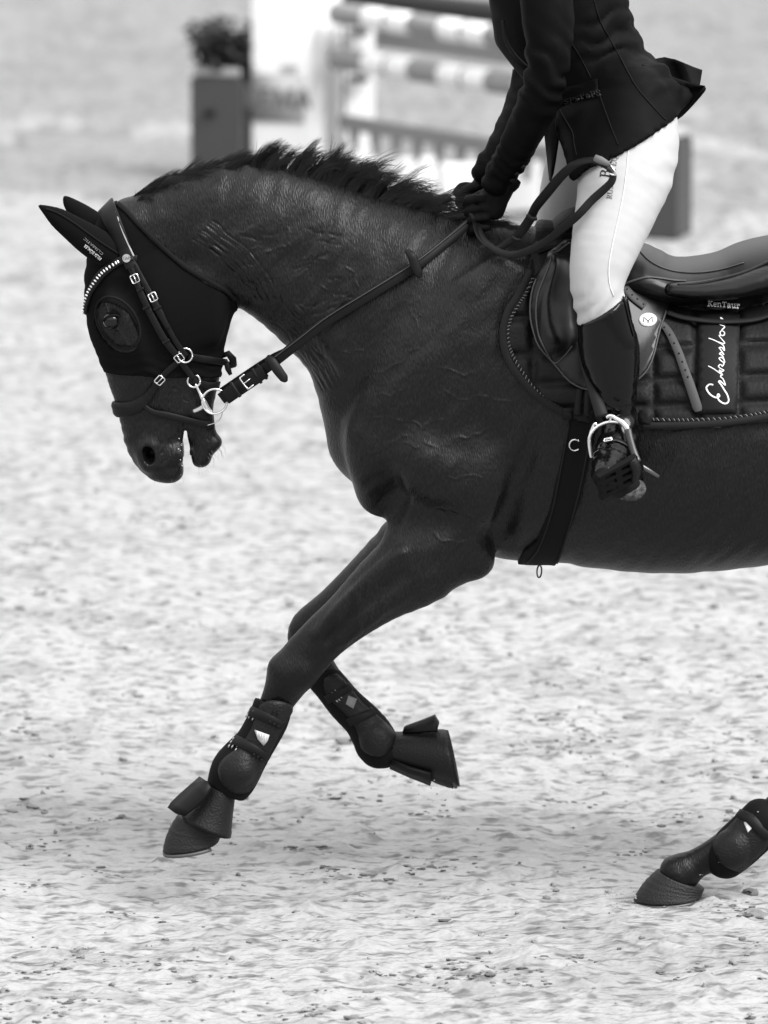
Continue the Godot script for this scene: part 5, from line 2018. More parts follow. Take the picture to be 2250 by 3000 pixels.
func stirrups() -> void:
	for side in 2:
		var o := thing("stirrup", "bright metal stirrup with black tread hanging against the horse's near flank" if side == 0 else "metal stirrup on the horse's far side behind the belly", "stirrup", "pair of stirrups", P(1800, 1320, 0.42 if side == 0 else -0.42))
		var k := func(u: float, v: float, z: float) -> Vector3:
			var p := P(u, v, z)
			return p if side == 0 else Vector3(p.x - 0.06, p.y, -p.z)
		var le := spline([k.call(1700, 1000, 0.34), k.call(1716, 1070, 0.365), k.call(1742, 1150, 0.4), k.call(1764, 1222, 0.42)], 5)
		var nor := PackedVector3Array()
		for q in le:
			nor.append(Vector3(0.2, 0.1, 1.0 if side == 0 else -1.0).normalized())
		obj("stirrup_leather", strap(le, nor, [0.02, 0.024, 0.028, 0.03], 0.005), M.strap_leather, o)
		var st := begin()
		# the branches: an arch from the tread's inner end, over the top, to its outer end
		tube_into(st, spline([k.call(1733, 1340, 0.43), k.call(1727, 1305, 0.428), k.call(1728, 1278, 0.426), k.call(1745, 1254, 0.424), k.call(1770, 1240, 0.424), k.call(1795, 1236, 0.426), k.call(1814, 1238, 0.43)], 5), [0.0045, 0.0045, 0.0042, 0.004, 0.004, 0.004], 9)
		tube_into(st, spline([k.call(1728, 1272, 0.426), k.call(1736, 1252, 0.424), k.call(1744, 1240, 0.424), k.call(1750, 1250, 0.424)], 4), [0.0028], 8)
		tube_into(st, spline([k.call(1777, 1223, 0.424), k.call(1790, 1218, 0.426), k.call(1806, 1227, 0.43), k.call(1822, 1237, 0.434), k.call(1834, 1250, 0.438), k.call(1839, 1261, 0.44)], 5), [0.0042, 0.0046, 0.005, 0.0064, 0.0068, 0.0064], 9)
		tube_into(st, spline([k.call(1790, 1220, 0.426), k.call(1788, 1230, 0.426), k.call(1784, 1236, 0.426)], 4), [0.003], 8)
		obj("branch", finish(st), M.metal, o, "polished arch")
		var arm := begin()
		tube_into(arm, spline([k.call(1839, 1258, 0.44), k.call(1846, 1290, 0.45), k.call(1856, 1325, 0.46), k.call(1868, 1354, 0.47)], 4), [0.009, 0.009, 0.0095, 0.0095], 10, 0.7)
		obj("outer_arm", finish(arm), M.stirrup_arm, o)
		# tread: a slotted plate under the sole, tipped so that its underside shows
		var a: Vector3 = k.call(1757, 1428, 0.56)
		var b: Vector3 = k.call(1866, 1368, 0.52)
		var x := (b - a).normalized()
		var n := Vector3(0.3, 0.57, -0.76 if side == 0 else 0.76)
		n = (n - x * n.dot(x)).normalized()
		var y := n.cross(x)
		var mid := (a + b) * 0.5
		var L := (b - a).length()
		var pl := begin()
		var bar := 0.007
		for w in [-0.032, -0.011, 0.011, 0.032]:
			box_into(pl, Transform3D(Basis(x, y, n), mid + y * w), Vector3(L, 0.0085, 0.012))
		for w in [-0.5, 0.0, 0.5]:
			box_into(pl, Transform3D(Basis(x, y, n), mid + x * w * (L - 0.012) + n * 0.001), Vector3(0.016, 0.0724, 0.0124))
		box_into(pl, Transform3D(Basis(x, y, n), mid + n * 0.006), Vector3(L - 0.004, 0.066, 0.004))
		obj("tread", finish(pl), M.rubber, o)
		var boss := begin()
		tube_into(boss, PackedVector3Array([b - x * 0.012 - y * 0.034, b - x * 0.004, b - x * 0.012 + y * 0.034]), [0.011, 0.0135, 0.011], 12)
		obj("tread_end", finish(boss), M.plastic, o)

# ---------------------------------------------------------------- reins
func rein_part(o: Node3D, called: String, px: Array, widths: Array, thick: float, m: Material, face := Vector3(0.15, 0.25, 1), n := 6) -> MeshInstance3D:
	var pts := []
	for q in px:
		pts.append(P(q[0], q[1], q[2]))
	var line := spline(pts, n)
	var nor := PackedVector3Array()
	for p in line:
		nor.append(face.normalized())
	var w := []
	for q in widths:
		w.append(q * MPX)
	return obj(called, strap(line, nor, w, thick), m, o)

func reins() -> void:
	var o := thing("reins", "black leather reins running from the bit to the rider's hands", "reins", "", P(1000, 900, 0.15))
	rein_part(o, "near_rein", [[648, 1168, 0.07], [700, 1130, 0.085], [790, 1070, 0.11], [880, 1000, 0.135], [960, 940, 0.15], [1090, 860, 0.17], [1220, 778, 0.155], [1310, 708, 0.115], [1385, 644, 0.072]], [34, 36, 30, 30, 30, 29, 28, 27], 0.005, M.strap_leather)
	rein_part(o, "rein_edge", [[800, 1050, 0.118], [880, 989, 0.14], [960, 928, 0.155], [1090, 848, 0.175], [1220, 766, 0.16], [1310, 696, 0.12], [1380, 638, 0.077]], [3], 0.004, M.edge_leather)
	rein_part(o, "grip_sleeve", [[660, 1164, 0.078], [705, 1132, 0.092], [745, 1106, 0.103], [775, 1086, 0.11]], [44, 46, 44, 40], 0.010, M.strap_leather)
	var bk := begin()
	var c := P(722, 1118, 0.108)
	var d := Vector3(0.8, 0.6, 0)
	var e := Vector3(-0.6, 0.8, 0)
	tube_into(bk, spline([c + e * 0.016 + d * 0.006, c + e * 0.016 - d * 0.004, c + e * 0.013 - d * 0.008, c - e * 0.013 - d * 0.008, c - e * 0.016 - d * 0.004, c - e * 0.016 + d * 0.008], 4), [0.0019], 7)
	tube_into(bk, PackedVector3Array([c - d * 0.006, c + d * 0.01]), [0.0014], 6)
	obj("buckle", finish(bk), M.metal, o)
	for q in [[690, 1142], [752, 1102], [768, 1090]]:
		rein_part(o, "keeper", [[q[0] - 14, q[1] - 22, 0.105], [q[0], q[1], 0.108], [q[0] + 14, q[1] + 20, 0.105]], [9], 0.006, M.strap_leather)
	# rein stops
	rein_part(o, "rein_stop", [[782, 1048, 0.115], [796, 1058, 0.124], [812, 1082, 0.128], [832, 1108, 0.128], [840, 1116, 0.126]], [20, 26, 30, 26, 8], 0.008, M.strap_leather)
	rein_part(o, "rein_stop", [[1192, 736, 0.165], [1205, 748, 0.176], [1216, 775, 0.178], [1226, 800, 0.178], [1232, 812, 0.176]], [16, 24, 28, 24, 10], 0.008, M.strap_leather)
	rein_part(o, "keeper", [[1378, 622, 0.085], [1386, 640, 0.092], [1396, 660, 0.085]], [14], 0.007, M.strap_leather)
	rein_part(o, "far_rein", [[648, 1150, -0.07], [790, 1055, -0.12], [880, 1010, -0.15], [1000, 915, -0.2], [1150, 800, -0.2], [1280, 690, -0.13], [1376, 606, -0.055]], [26], 0.005, M.strap_leather)
	# the bight: from the hand in a loop over the thigh and back
	rein_part(o, "bight", [[1392, 640, 0.075], [1402, 686, 0.13], [1426, 716, 0.17], [1457, 728, 0.19], [1493, 707, 0.2], [1523, 683, 0.21], [1553, 641, 0.22], [1571, 605, 0.235], [1607, 560, 0.27], [1646, 514, 0.3], [1686, 481, 0.33], [1731, 469, 0.352], [1758, 478, 0.362], [1782, 490, 0.368], [1797, 505, 0.37]], [22, 22, 20, 20, 24, 28, 28, 28, 28, 26, 22, 20, 22, 20], 0.003, M.strap_leather, Vector3(0.35, 0.5, 0.7))
	rein_part(o, "bight", [[1797, 509, 0.37], [1791, 533, 0.375], [1764, 560, 0.372], [1734, 587, 0.37], [1692, 632, 0.372], [1646, 671, 0.34], [1595, 710, 0.3], [1541, 737, 0.27], [1499, 747, 0.24], [1457, 735, 0.21], [1420, 707, 0.16], [1402, 671, 0.11], [1394, 645, 0.07]], [20, 22, 24, 24, 22, 22, 22, 20, 20, 18, 18], 0.003, M.strap_leather, Vector3(-0.1, 0.35, 1))
	rein_part(o, "keeper", [[1545, 628, 0.228], [1558, 640, 0.232], [1572, 640, 0.228]], [12], 0.006, M.strap_leather)
	rein_part(o, "keeper", [[1500, 694, 0.215], [1512, 702, 0.218], [1522, 702, 0.215]], [10], 0.006, M.strap_leather)
	var bc := obj("buckle", tube(PackedVector3Array([P(1742, 462, 0.362), P(1760, 470, 0.368), P(1784, 482, 0.374)]), [0.008, 0.009, 0.006], 8, 0.5), M.grey_leather, o)
	obj("buckle_frame", tube(PackedVector3Array([P(1790, 484, 0.378), P(1800, 500, 0.38), P(1806, 513, 0.38), P(1794, 512, 0.38), P(1786, 508, 0.38)]), [0.002], 7), M.metal, bc)

# ---------------------------------------------------------------- leg boots
func flecks(o: Node3D, f: Field, around: Array, rows: int, per: int, dir: Vector2, called: String) -> void:
	var mid := Vector2(around[0], around[1])
	var nx := Vector2(-dir.y, dir.x)
	for r in rows:
		for k in per:
			var q := mid + dir * (r - rows * 0.5) * 11.0 + nx * (k - per * 0.5) * 10.0 + Vector2(rng.randf_range(-2, 2), rng.randf_range(-2, 2))
			var p := hit(f, q.x, q.y)
			var n := f.normal(p, 0.008)
			var d := Vector3(dir.x, -dir.y, 0) * 0.0042
			obj(called, tube(PackedVector3Array([p + n * 0.0045 - d, p + n * 0.0052, p + n * 0.0045 + d]), [0.001, 0.0019, 0.001], 6), M.fleck, o)

func leg_boots() -> void:
	# near foreleg
	var o := thing("tendon_boot", "black tendon boot with pale label on the outstretched near foreleg", "tendon boot", "boots on the horse's legs", P(720, 2190, 0.16))
	var f := Field.new()
	f.chain([E2(745, 2052, 858, 2070, 0.046, 0.14), E2(728, 2092, 842, 2128, 0.047, 0.14), E2(694, 2152, 803, 2200, 0.047, 0.14), E2(650, 2200, 778, 2245, 0.05, 0.14), E2(622, 2232, 760, 2282, 0.054, 0.14), E2(612, 2268, 738, 2316, 0.05, 0.14), E2(608, 2292, 700, 2332, 0.044, 0.14)], 0.02)
	var axis := Vector3(-0.45, -0.89, 0)
	var t0 := P(798, 2064, 0.14)
	var t1 := P(652, 2316, 0.14)
	f.shape = func(p: Vector3, d: float) -> float:
		return maxf(d, maxf((t0 - p).dot(axis) - 0.006 * cos(p.z * 30.0), (p - t1).dot(axis)))
	var vt := nets(f, [P(748, 2176, 0.2)], 0.0055)
	obj("lining", skin(vt), M.neoprene, o)
	f.shape = null
	var dome := func(q: Vector2) -> float:
		var a := q.distance_to(Vector2(694, 2252)) / 50.0
		var b := q.distance_to(Vector2(712, 2262)) / 26.0
		return 0.010 * exp(-pow(a, 4.0)) + 0.005 * exp(-pow(b, 4.0)) - 0.002 * exp(-pow((a - 1.12) * 7.0, 2.0))
	var shell := obj("shell", patch(f, smooth_px([[764, 2066], [800, 2052], [846, 2062], [853, 2084], [822, 2140], [795, 2194], [773, 2236], [757, 2276], [728, 2316], [690, 2322], [655, 2300], [642, 2262], [653, 2234], [684, 2206], [712, 2178], [738, 2136], [748, 2108]], 2), 9, 0.004, 0.0, dome), M.plastic, o)
	for s in [[[737, 2086], [752, 2090], [782, 2102], [824, 2124]], [[690, 2170], [706, 2176], [738, 2192], [780, 2218]]]:
		obj("fastening_strap", lay_mesh(f, s, [30, 30, 28, 24], 0.0035, 6, 0.0035), M.strap_leather, o)
	flecks(o, f, [748, 2092], 3, 3, Vector2(0.5, -0.87), "elastic_fleck")
	flecks(o, f, [697, 2180], 3, 3, Vector2(0.5, -0.87), "elastic_fleck")
	for s in [[802, 2082], [812, 2088], [790, 2112], [800, 2118], [810, 2124], [742, 2208], [752, 2214], [760, 2222]]:
		var p := hit(f, s[0], s[1])
		var n := f.normal(p, 0.01)
		obj("stud_hole", tube(PackedVector3Array([p + n * 0.006, p + n * 0.0105]), [0.0035], 6), M.black_print, shell)
	var lab := obj("label_patch", patch(f, [[749, 2138], [787, 2150], [782, 2166], [770, 2182], [756, 2164]], 9, 0.001, 0.0062), M.label_print, shell)
	for k in 4:
		obj("print_bar", lay_mesh(f, [[756 + k * 7, 2143 + k * 3], [758 + k * 5, 2156 + k * 4]], [3], 0.0008, 2, 0.0072), M.pale_print, lab)
	# its bell boot
	var b := thing("bell_boot", "black rubber bell boot with strap over the outstretched near hoof", "bell boot", "boots on the horse's legs", P(615, 2370, 0.16))
	var st := begin()
	ring_loft(st, [[P(648, 2308, 0.14), 46 * MPX * Vector3(0.91, -0.41, 0), Vector3(0, 0, 0.045)], [P(642, 2328, 0.14), 50 * MPX * Vector3(0.91, -0.41, 0), Vector3(0, 0, 0.05)], [P(628, 2362, 0.14), 60 * MPX * Vector3(0.91, -0.41, 0), Vector3(0, 0, 0.058)], [P(612, 2402, 0.14), 73 * MPX * Vector3(0.91, -0.41, 0), Vector3(0, 0, 0.066)], [P(609, 2408, 0.14), 77 * MPX * Vector3(0.91, -0.41, 0), Vector3(0, 0, 0.069)], [P(605, 2420, 0.14), 79 * MPX * Vector3(0.91, -0.41, 0), Vector3(0, 0, 0.071)], [P(606, 2416, 0.14), 73 * MPX * Vector3(0.91, -0.41, 0), Vector3(0, 0, 0.066)]], 36, false)
	obj("bell", finish(st), M.plastic, b)
	var rows := []
	for q in [[[588, 2278], [606, 2288], [618, 2306]], [[562, 2300], [588, 2314], [602, 2334]], [[532, 2326], [558, 2342], [582, 2356]], [[505, 2352], [532, 2366], [556, 2378]], [[495, 2368], [513, 2382], [540, 2390]]]:
		rows.append(PackedVector3Array([P(q[0][0], q[0][1], 0.165), P(q[1][0], q[1][1], 0.2), P(q[2][0], q[2][1], 0.212)]))
	obj("closing_strap", sheet(rows, 0.009), M.strap_leather, b)
	# far foreleg, folded up
	o = thing("tendon_boot", "black tendon boot on the folded far foreleg", "tendon boot", "boots on the horse's legs", P(1050, 2090, -0.12))
	f = Field.new()
	f.chain([E2(985, 1952, 900, 2008, 0.044, -0.145), E2(1015, 1985, 928, 2040, 0.046, -0.145), E2(1060, 2038, 965, 2088, 0.047, -0.145), E2(1112, 2085, 1010, 2136, 0.048, -0.145), E2(1148, 2126, 1032, 2176, 0.052, -0.145), E2(1166, 2156, 1056, 2222, 0.052, -0.145), E2(1170, 2168, 1120, 2232, 0.046, -0.145)], 0.02)
	obj("lining", skin(nets(f, [P(1050, 2080, -0.1)], 0.0055)), M.neoprene, o)
	var dome2 := func(q: Vector2) -> float:
		var a := q.distance_to(Vector2(1104, 2170)) / 46.0
		return 0.010 * exp(-pow(a, 4.0)) - 0.002 * exp(-pow((a - 1.12) * 7.0, 2.0))
	shell = obj("shell", patch(f, smooth_px([[950, 1988], [985, 1975], [1020, 2010], [1060, 2060], [1105, 2098], [1145, 2135], [1158, 2165], [1130, 2208], [1090, 2210], [1062, 2190], [1050, 2150], [1030, 2110], [990, 2070], [955, 2030]], 2), 9, 0.004, 0.0, dome2), M.plastic, o)
	for s in [[[958, 2048], [980, 2038], [1008, 2022], [1024, 2012]], [[1022, 2114], [1045, 2106], [1078, 2092], [1092, 2084]]]:
		obj("fastening_strap", lay_mesh(f, s, [26], 0.0035, 6, 0.0035), M.strap_leather, o)
	flecks(o, f, [985, 2046], 3, 3, Vector2(0.7, 0.7), "elastic_fleck")
	obj("label_patch", patch(f, [[1018, 2038], [1042, 2050], [1034, 2076], [1012, 2062]], 9, 0.001, 0.0062), M.grey_print, shell)
	b = thing("bell_boot", "black rubber bell boot over the folded far hoof", "bell boot", "boots on the horse's legs", P(1240, 2200, -0.12))
	st = begin()
	var ax := func(px: float, tip: float) -> Vector3: return Vector3(0.12 * tip, 1, 0).normalized() * px * MPX
	ring_loft(st, [[P(1148, 2190, -0.145), ax.call(48, 1.0), Vector3(0, 0, 0.045)], [P(1172, 2194, -0.145), ax.call(52, 1.0), Vector3(0, 0, 0.05)], [P(1220, 2200, -0.145), ax.call(62, 0.4), Vector3(0, 0, 0.058)], [P(1275, 2210, -0.145), ax.call(75, -0.6), Vector3(0, 0, 0.066)], [P(1312, 2218, -0.145), ax.call(84, -1.4), Vector3(0, 0, 0.072)], [P(1330, 2222, -0.145), ax.call(86, -1.8), Vector3(0, 0, 0.074)], [P(1322, 2220, -0.145), ax.call(78, -1.8), Vector3(0, 0, 0.068)]], 36, false)
	obj("bell", finish(st), M.plastic, b)
	obj("closing_strap", sheet([PackedVector3Array([P(1180, 2148, -0.13), P(1186, 2134, -0.14), P(1192, 2130, -0.16)]), PackedVector3Array([P(1225, 2145, -0.12), P(1232, 2118, -0.14), P(1236, 2114, -0.16)]), PackedVector3Array([P(1268, 2142, -0.115), P(1272, 2102, -0.14), P(1274, 2098, -0.165)]), PackedVector3Array([P(1282, 2142, -0.115), P(1282, 2120, -0.14), P(1282, 2116, -0.165)])], 0.009), M.strap_leather, b)
	obj("closing_strap", sheet([PackedVector3Array([P(1145, 2228, -0.1), P(1143, 2248, -0.13)]), PackedVector3Array([P(1200, 2250, -0.09), P(1196, 2272, -0.13)]), PackedVector3Array([P(1262, 2268, -0.08), P(1262, 2298, -0.13)])], 0.009), M.strap_leather, b)
	# near hind leg
	o = thing("fetlock_boot", "black fetlock boot specked with sand on the hind leg touching down", "fetlock boot", "boots on the horse's legs", P(2170, 2470, 0.12))
	f = Field.new()
	f.chain([E2(2190, 2352, 2290, 2456, 0.046, 0.09), E2(2150, 2392, 2246, 2496, 0.05, 0.09), E2(2112, 2428, 2202, 2535, 0.053, 0.09), E2(2090, 2456, 2160, 2566, 0.05, 0.09)], 0.02)
	obj("lining", skin(nets(f, [P(2170, 2460, 0.15)], 0.0055)), M.neoprene, o)
	var dome3 := func(q: Vector2) -> float:
		var a := q.distance_to(Vector2(2140, 2488)) / 52.0
		return 0.010 * exp(-pow(a, 4.0)) - 0.003 * exp(-pow((a - 1.1) * 7.0, 2.0)) - 0.002 * exp(-pow((a - 0.75) * 9.0, 2.0))
	shell = obj("shell", patch(f, smooth_px([[2100, 2460], [2140, 2420], [2190, 2378], [2235, 2420], [2250, 2470], [2205, 2520], [2165, 2552], [2115, 2528], [2096, 2490]], 3), 9, 0.004, 0.0, dome3), M.plastic, o)
	obj("label_patch", patch(f, [[2182, 2412], [2200, 2404], [2206, 2424], [2192, 2440]], 8, 0.001, 0.006), M.pale_print, shell)
	obj("fastening_strap", lay_mesh(f, [[2168, 2385], [2195, 2400], [2225, 2430], [2250, 2450]], [26], 0.005, 5, 0.004), M.strap_leather, o)
	for i in 26:
		var u := rng.randf_range(2040, 2235)
		var v := 2480.0 - (u - 2110.0) * 0.7 + rng.randf_range(-25, 60)
		var p := hit(f if u > 2105 else hf, u, v)
		if p.z < 0.1: continue
		var s := rng.randf_range(0.0009, 0.0028)
		obj("sand_speck", tube(PackedVector3Array([p + Vector3(-s, 0, 0.001), p + Vector3(s, 0.0004, 0.001)]), [s * 0.6], 5), M.dust, o)

	# sand thrown up where the hind hoof strikes and dropped by the folded foreleg
	var mm := MultiMesh.new()
	mm.transform_format = MultiMesh.TRANSFORM_3D
	var gr := SphereMesh.new()
	gr.radius = 1.0
	gr.height = 2.0
	gr.radial_segments = 6
	gr.rings = 4
	mm.mesh = gr
	mm.instance_count = 170
	for i in 170:
		var p: Vector3
		if i < 150:
			p = P(1770.0 + 100.0 * rng.randf(), 2656.0 - 60.0 * pow(rng.randf(), 3.0), 0.09 + rng.randf_range(-0.12, 0.12))
		elif i < 1000:
			p = P(rng.randf_range(1225, 1345), rng.randf_range(2285, 2345), rng.randf_range(-0.2, -0.05))
		else:
			p = P(rng.randf_range(1300, 1560), rng.randf_range(1720, 1880), rng.randf_range(-0.2, 0.3))
		var s := rng.randf_range(0.0006, 0.0019)
		mm.set_instance_transform(i, Transform3D(Basis.from_scale(Vector3(s * rng.randf_range(1.0, 1.8), s, s)), p))
	var mi := MultiMeshInstance3D.new()
	mi.name = "sand_spray"
	mi.multimesh = mm
	mi.material_override = M.dust
	mi.set_meta("kind", "stuff")
	tag(mi, "grains of sand flying up round the hooves", "sand spray")
	add_child(mi)

# ---------------------------------------------------------------- the jump out of focus behind
func post_box(o: Node3D, called: String, u0: float, u1: float, vtop: float, z: float, deep: float, spin: float, m: Material, y0 := 0.0) -> MeshInstance3D:
	# a box standing on the sand whose front face spans u0..u1; y0 = height of its underside
	var a := P(u0, vtop, z)
	var b := P(u1, vtop, z)
	var h := a.y - y0
	var st := begin()
	var w := (b.x - a.x) / cos(spin)
	var bas := Basis(Vector3.UP, spin)
	var mid := Vector3((a.x + b.x) * 0.5, y0 + h * 0.5, z) + bas * Vector3(0, 0, -deep * 0.5)
	var e := 0.008
	box_into(st, Transform3D(bas, mid), Vector3(w, h - 2.0 * e, deep))
	box_into(st, Transform3D(bas, mid), Vector3(w - 2.0 * e, h, deep - 2.0 * e))
	return obj(called, finish(st), m, o)

func planter(u0: float, u1: float, v: float, z: float, spin: float, label: String) -> Node3D:
	var o := thing("planter_box", label, "planter", "planter boxes beside the jump", Vector3(P((u0 + u1) * 0.5, v, z).x, 0, z))
	post_box(o, "box", u0, u1, v, z, 0.24, spin, M.grey_paint)
	var hole := P((u0 + u1) * 0.5 - 18, v + 105, z) + Vector3(0, 0, 0.005)
	obj("hand_hole", tube(PackedVector3Array([hole + Vector3(-0.02, 0, -0.003), hole + Vector3(0.02, 0, 0.003)]), [0.014], 8), M.black_print, o)
	post_box(o, "soil_rim", u0 + 6, u1 - 6, v - 26, z - 0.01, 0.2, spin, M.pale_paint, P(u0, v - 2, z).y)
	return o

func pole(a: Vector3, b: Vector3, bands: Array, label: String) -> void:
	# bands: [share of the length, material]
	var o := thing("jump_pole", label, "jump pole", "striped poles of the jump", (a + b) * 0.5)
	var t := 0.0
	for q in bands:
		var p0 := a.lerp(b, t)
		t += q[0]
		var p1 := a.lerp(b, minf(t, 1.0))
		var e := (p1 - p0).normalized() * 0.004
		obj("band", tube(PackedVector3Array([p0, p0 + e, p1 - e, p1]), [0.046, 0.049, 0.049, 0.046], 20), q[1], o)

func jump() -> void:
	mat("white_paint", 0.78, 0.5)
	mat("pale_paint", 0.36, 0.7)
	mat("grey_paint", 0.045, 0.6)
	mat("mid_paint", 0.22, 0.6)
	mat("dark_paint", 0.012, 0.6)
	mat("leaf", 0.02, 0.7)
	mat("stem", 0.04, 0.8)
	var Z := -13.3
	planter(558, 704, 226, Z, -0.3, "dark grey planter box with a dark leafy plant beside the white wing")
	planter(1880, 1985, 412, -11.4, -0.3, "dark grey planter box standing behind the rider's seat")
	# the plant
	var pl := thing("leafy_plant", "dark leafy potted plant on the grey planter beside the white wing", "plant", "", P(665, 226, Z - 0.1))
	var root := P(672, 232, Z - 0.1)
	var leaf := begin()
	var stems := begin()
	for i in 70:
		var d := Vector3(rng.randf_range(-0.14, 0.12), rng.randf_range(0.04, 0.24), rng.randf_range(-0.1, 0.1))
		d.x -= d.y * 0.15
		tube_into(stems, spline([root, root + d * 0.5 + Vector3(0, 0.02, 0), root + d], 3), [0.004, 0.002], 5)
		for k in 12:
			var p := root + d * rng.randf_range(0.4, 1.1) + Vector3(rng.randf_range(-0.03, 0.03), rng.randf_range(-0.03, 0.03), rng.randf_range(-0.03, 0.03))
			var x := Vector3(rng.randf_range(-1, 1), rng.randf_range(-0.8, 0.6), rng.randf_range(-1, 1)).normalized() * 0.034
			var y := x.cross(Vector3(rng.randf_range(-1, 1), 1, rng.randf_range(-1, 1))).normalized() * 0.016
			var base: int = leaf.get_meta("count", 0)
			for q in [p - x, p + y + Vector3(0, 0.004, 0), p + x, p - y + Vector3(0, 0.004, 0)]:
				leaf.add_vertex(q)
			for q in [0, 1, 2, 0, 2, 3]:
				leaf.add_index(base + q)
			leaf.set_meta("count", base + 4)
	obj("stems", finish(stems), M.stem, pl)
	var lv := obj("foliage", finish(leaf), M.leaf, pl)
	lv.set_meta("kind", "stuff")
	# wing pillar with its banner
	var w := thing("jump_wing", "white block wing of the jump with a grey lettered banner", "jump wing", "", Vector3(P(870, 300, Z).x, 0, Z))
	var spin := -0.55
	var a := P(738, 14, Z - 0.02)
	var c := P(892, 30, Z + 0.04)
	var d := P(1000, 22, Z - 0.22)
	var st := begin()
	var top := 0.8
	var e := Vector3(a.x + d.x - c.x, 0, a.z + d.z - c.z)
	var corners := [Vector3(a.x, 0, a.z), Vector3(c.x, 0, c.z), Vector3(d.x, 0, d.z), e]
	for i in 4:
		var p: Vector3 = corners[i]
		var q: Vector3 = corners[(i + 1) % 4]
		st.set_smooth_group(-1)
		var base: int = st.get_meta("count", 0)
		for v in [p, q, q + Vector3(0, top, 0), p + Vector3(0, top, 0)]:
			st.add_vertex(v)
		for k in [0, 2, 1, 0, 3, 2]:
			st.add_index(base + k)
		st.set_meta("count", base + 4)
	var base2: int = st.get_meta("count", 0)
	for i in 4:
		st.add_vertex(corners[i] + Vector3(0, top, 0))
	for k in [0, 2, 1, 0, 3, 2]:
		st.add_index(base2 + k)
	obj("block", finish(st), M.white_paint, w)
	# banner: a printed sheet on the left face
	var face := (corners[1] - corners[0] as Vector3).normalized()
	var out := face.cross(Vector3.UP)
	out = -out if out.z < 0.0 else out
	var width: float = (corners[1] - corners[0] as Vector3).length()
	var rows := []
	for r in 2:
		var y := 0.265 + 0.21 * r
		rows.append(PackedVector3Array([corners[0] + face * 0.004 + Vector3(0, y, 0) + out * 0.006, corners[1] - face * 0.002 + Vector3(0, y, 0) + out * 0.006]))
	var bn := obj("banner", sheet(rows, 0.004), M.banner, w)
	var t := TextMesh.new()
	var fo := SystemFont.new()
	fo.font_names = PackedStringArray(["Droid Sans"])
	fo.font_weight = 800
	t.font = fo
	t.font_size = 40
	t.pixel_size = 0.0029
	t.depth = 0.004
	t.text = "LEMA"
	var tx := obj("lettering", t, M.banner_ink, bn)
	tx.transform.basis = Basis(face, Vector3.UP, out)
	tx.position += (corners[0] + corners[1] as Vector3) * 0.5 + Vector3(0, 0.37, 0) + out * 0.012
	var bar := begin()
	box_into(bar, Transform3D(Basis(face, Vector3.UP, out), (corners[0] + corners[1] as Vector3) * 0.5 + face * 0.05 + Vector3(0, 0.5, 0) + out * 0.006), Vector3(0.07, 0.03, 0.004))
	obj("print_bar", finish(bar), M.banner, w)
	post_box(w, "top_bracket", 835, 975, -4, Z - 0.2, 0.1, 0.0, M.mid_paint, 0.78)
	# standard that carries the poles
	var s := thing("jump_standard", "white post of the jump standard holding the striped pole ends", "jump standard", "", Vector3(P(1055, 200, Z).x, 0, Z - 0.12))
	post_box(s, "post", 1012, 1098, 40, Z - 0.07, 0.09, 0.1, M.white_paint)
	post_box(s, "track", 1000, 1011, 40, Z - 0.05, 0.05, 0.0, M.mid_paint)
	for v in [62, 198]:
		post_box(s, "pole_cup", 1020, 1080, v + 24, Z + 0.01, 0.06, 0.0, M.dark_metal, P(1000, v + 44, Z).y)
	var s2 := thing("jump_standard", "white post of the jump standard hidden behind the rider", "jump standard", "", Vector3(P(1760, 300, -11.9).x, 0, -12.05))
	post_box(s2, "post", 1725, 1810, 120, -11.95, 0.09, 0.1, M.white_paint)
	var W: Material = M.white_paint
	var Gm: Material = M.mid_paint
	var K: Material = M.grey_paint
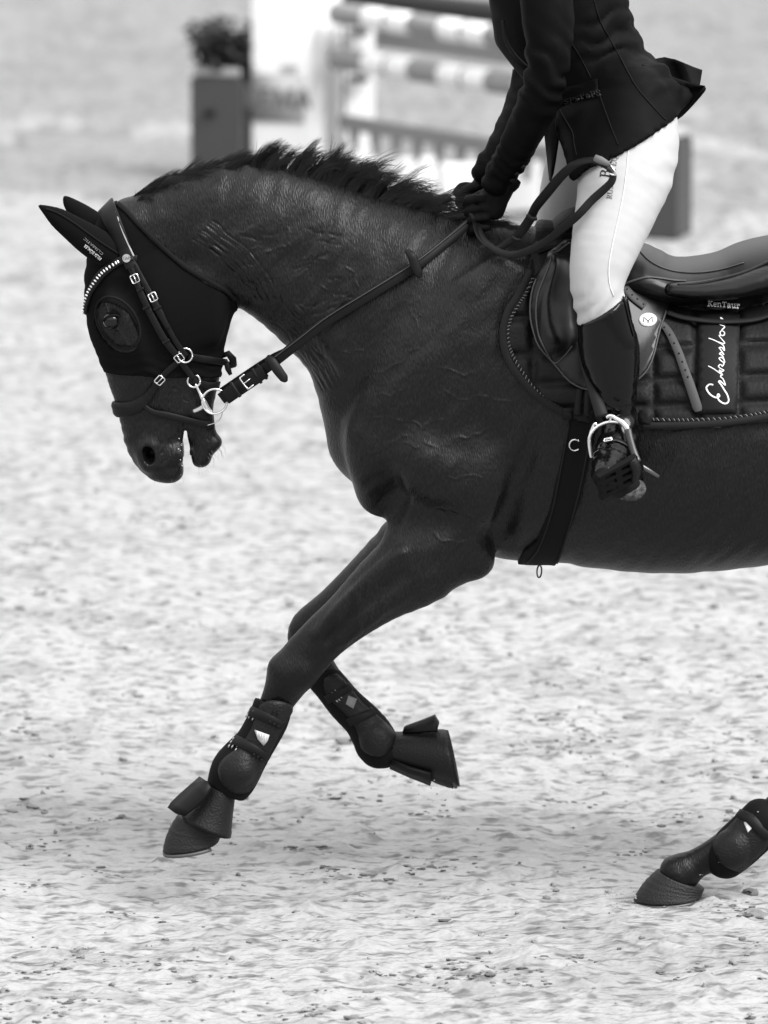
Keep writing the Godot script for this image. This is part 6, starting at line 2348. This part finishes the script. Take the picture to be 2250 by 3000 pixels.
	var bands := [[0.125, Gm], [0.085, W], [0.008, K], [0.085, W], [0.115, Gm], [0.085, W], [0.008, K], [0.085, W], [0.115, Gm], [0.085, W], [0.008, K], [0.085, W], [0.111, Gm]]
	pole(P(985, 38, Z), P(1760, 150, -11.9), bands, "grey and white striped top pole of the jump")
	pole(P(985, 170, Z), P(1760, 286, -11.9), bands, "grey and white striped lower pole of the jump")
	pole(P(985, -18, Z - 0.9), P(1760, 74, -12.8), [[1.0, M.dark_paint]], "plain black pole behind the top of the jump")
	var rail := thing("jump_plank", "plain grey plank at the back of the jump", "plank", "planks of the jump", P(1300, 110, -13.7))
	var ra := P(1090, 98, Z - 0.8)
	var rb := P(1700, 176, -12.7)
	st = begin()
	box_into(st, Transform3D(turn(rb - ra), (ra + rb) * 0.5), Vector3((rb - ra).length(), 0.11, 0.03))
	obj("board", finish(st), M.plank_paint, rail)
	# gate with hanging points
	var gate := thing("jump_plank", "grey plank with a row of hanging points under the striped poles", "plank", "planks of the jump", P(1250, 370, -12.6))
	var ga := P(1000, 356, Z + 0.05)
	var gb := P(1700, 468, -11.9)
	var gx := turn(gb - ga)
	st = begin()
	var L := (gb - ga).length()
	box_into(st, Transform3D(gx, (ga + gb) * 0.5), Vector3(L, 0.062, 0.03))
	obj("board", finish(st), M.plank_paint, gate)
	var n := 11
	for i in n:
		var at := ga.lerp(gb, (i + 0.62) / n)
		var tooth := begin()
		var rr := []
		for k in 5:
			var q := k / 4.0
			rr.append([at + gx * Vector3(0, -0.031 - 0.095 * q, 0), gx * Vector3(0.04 * (1.0 - q * 0.72), 0, 0), gx * Vector3(0, 0, 0.013)])
		ring_loft(tooth, rr, 14)
		obj("hanging_point", finish(tooth), M.plank_paint, gate)
	# white wall element at the foot of the jump
	var wall := thing("jump_wall", "low white wall panel at the foot of the jump", "jump wall", "", Vector3(P(1300, 560, -12.6).x, 0, -12.7))
	post_box(wall, "panel", 1010, 1300, 470, -12.85, 0.08, 0.35, M.white_paint)
	post_box(wall, "panel", 1302, 1585, 478, -12.25, 0.08, 0.35, M.white_paint)
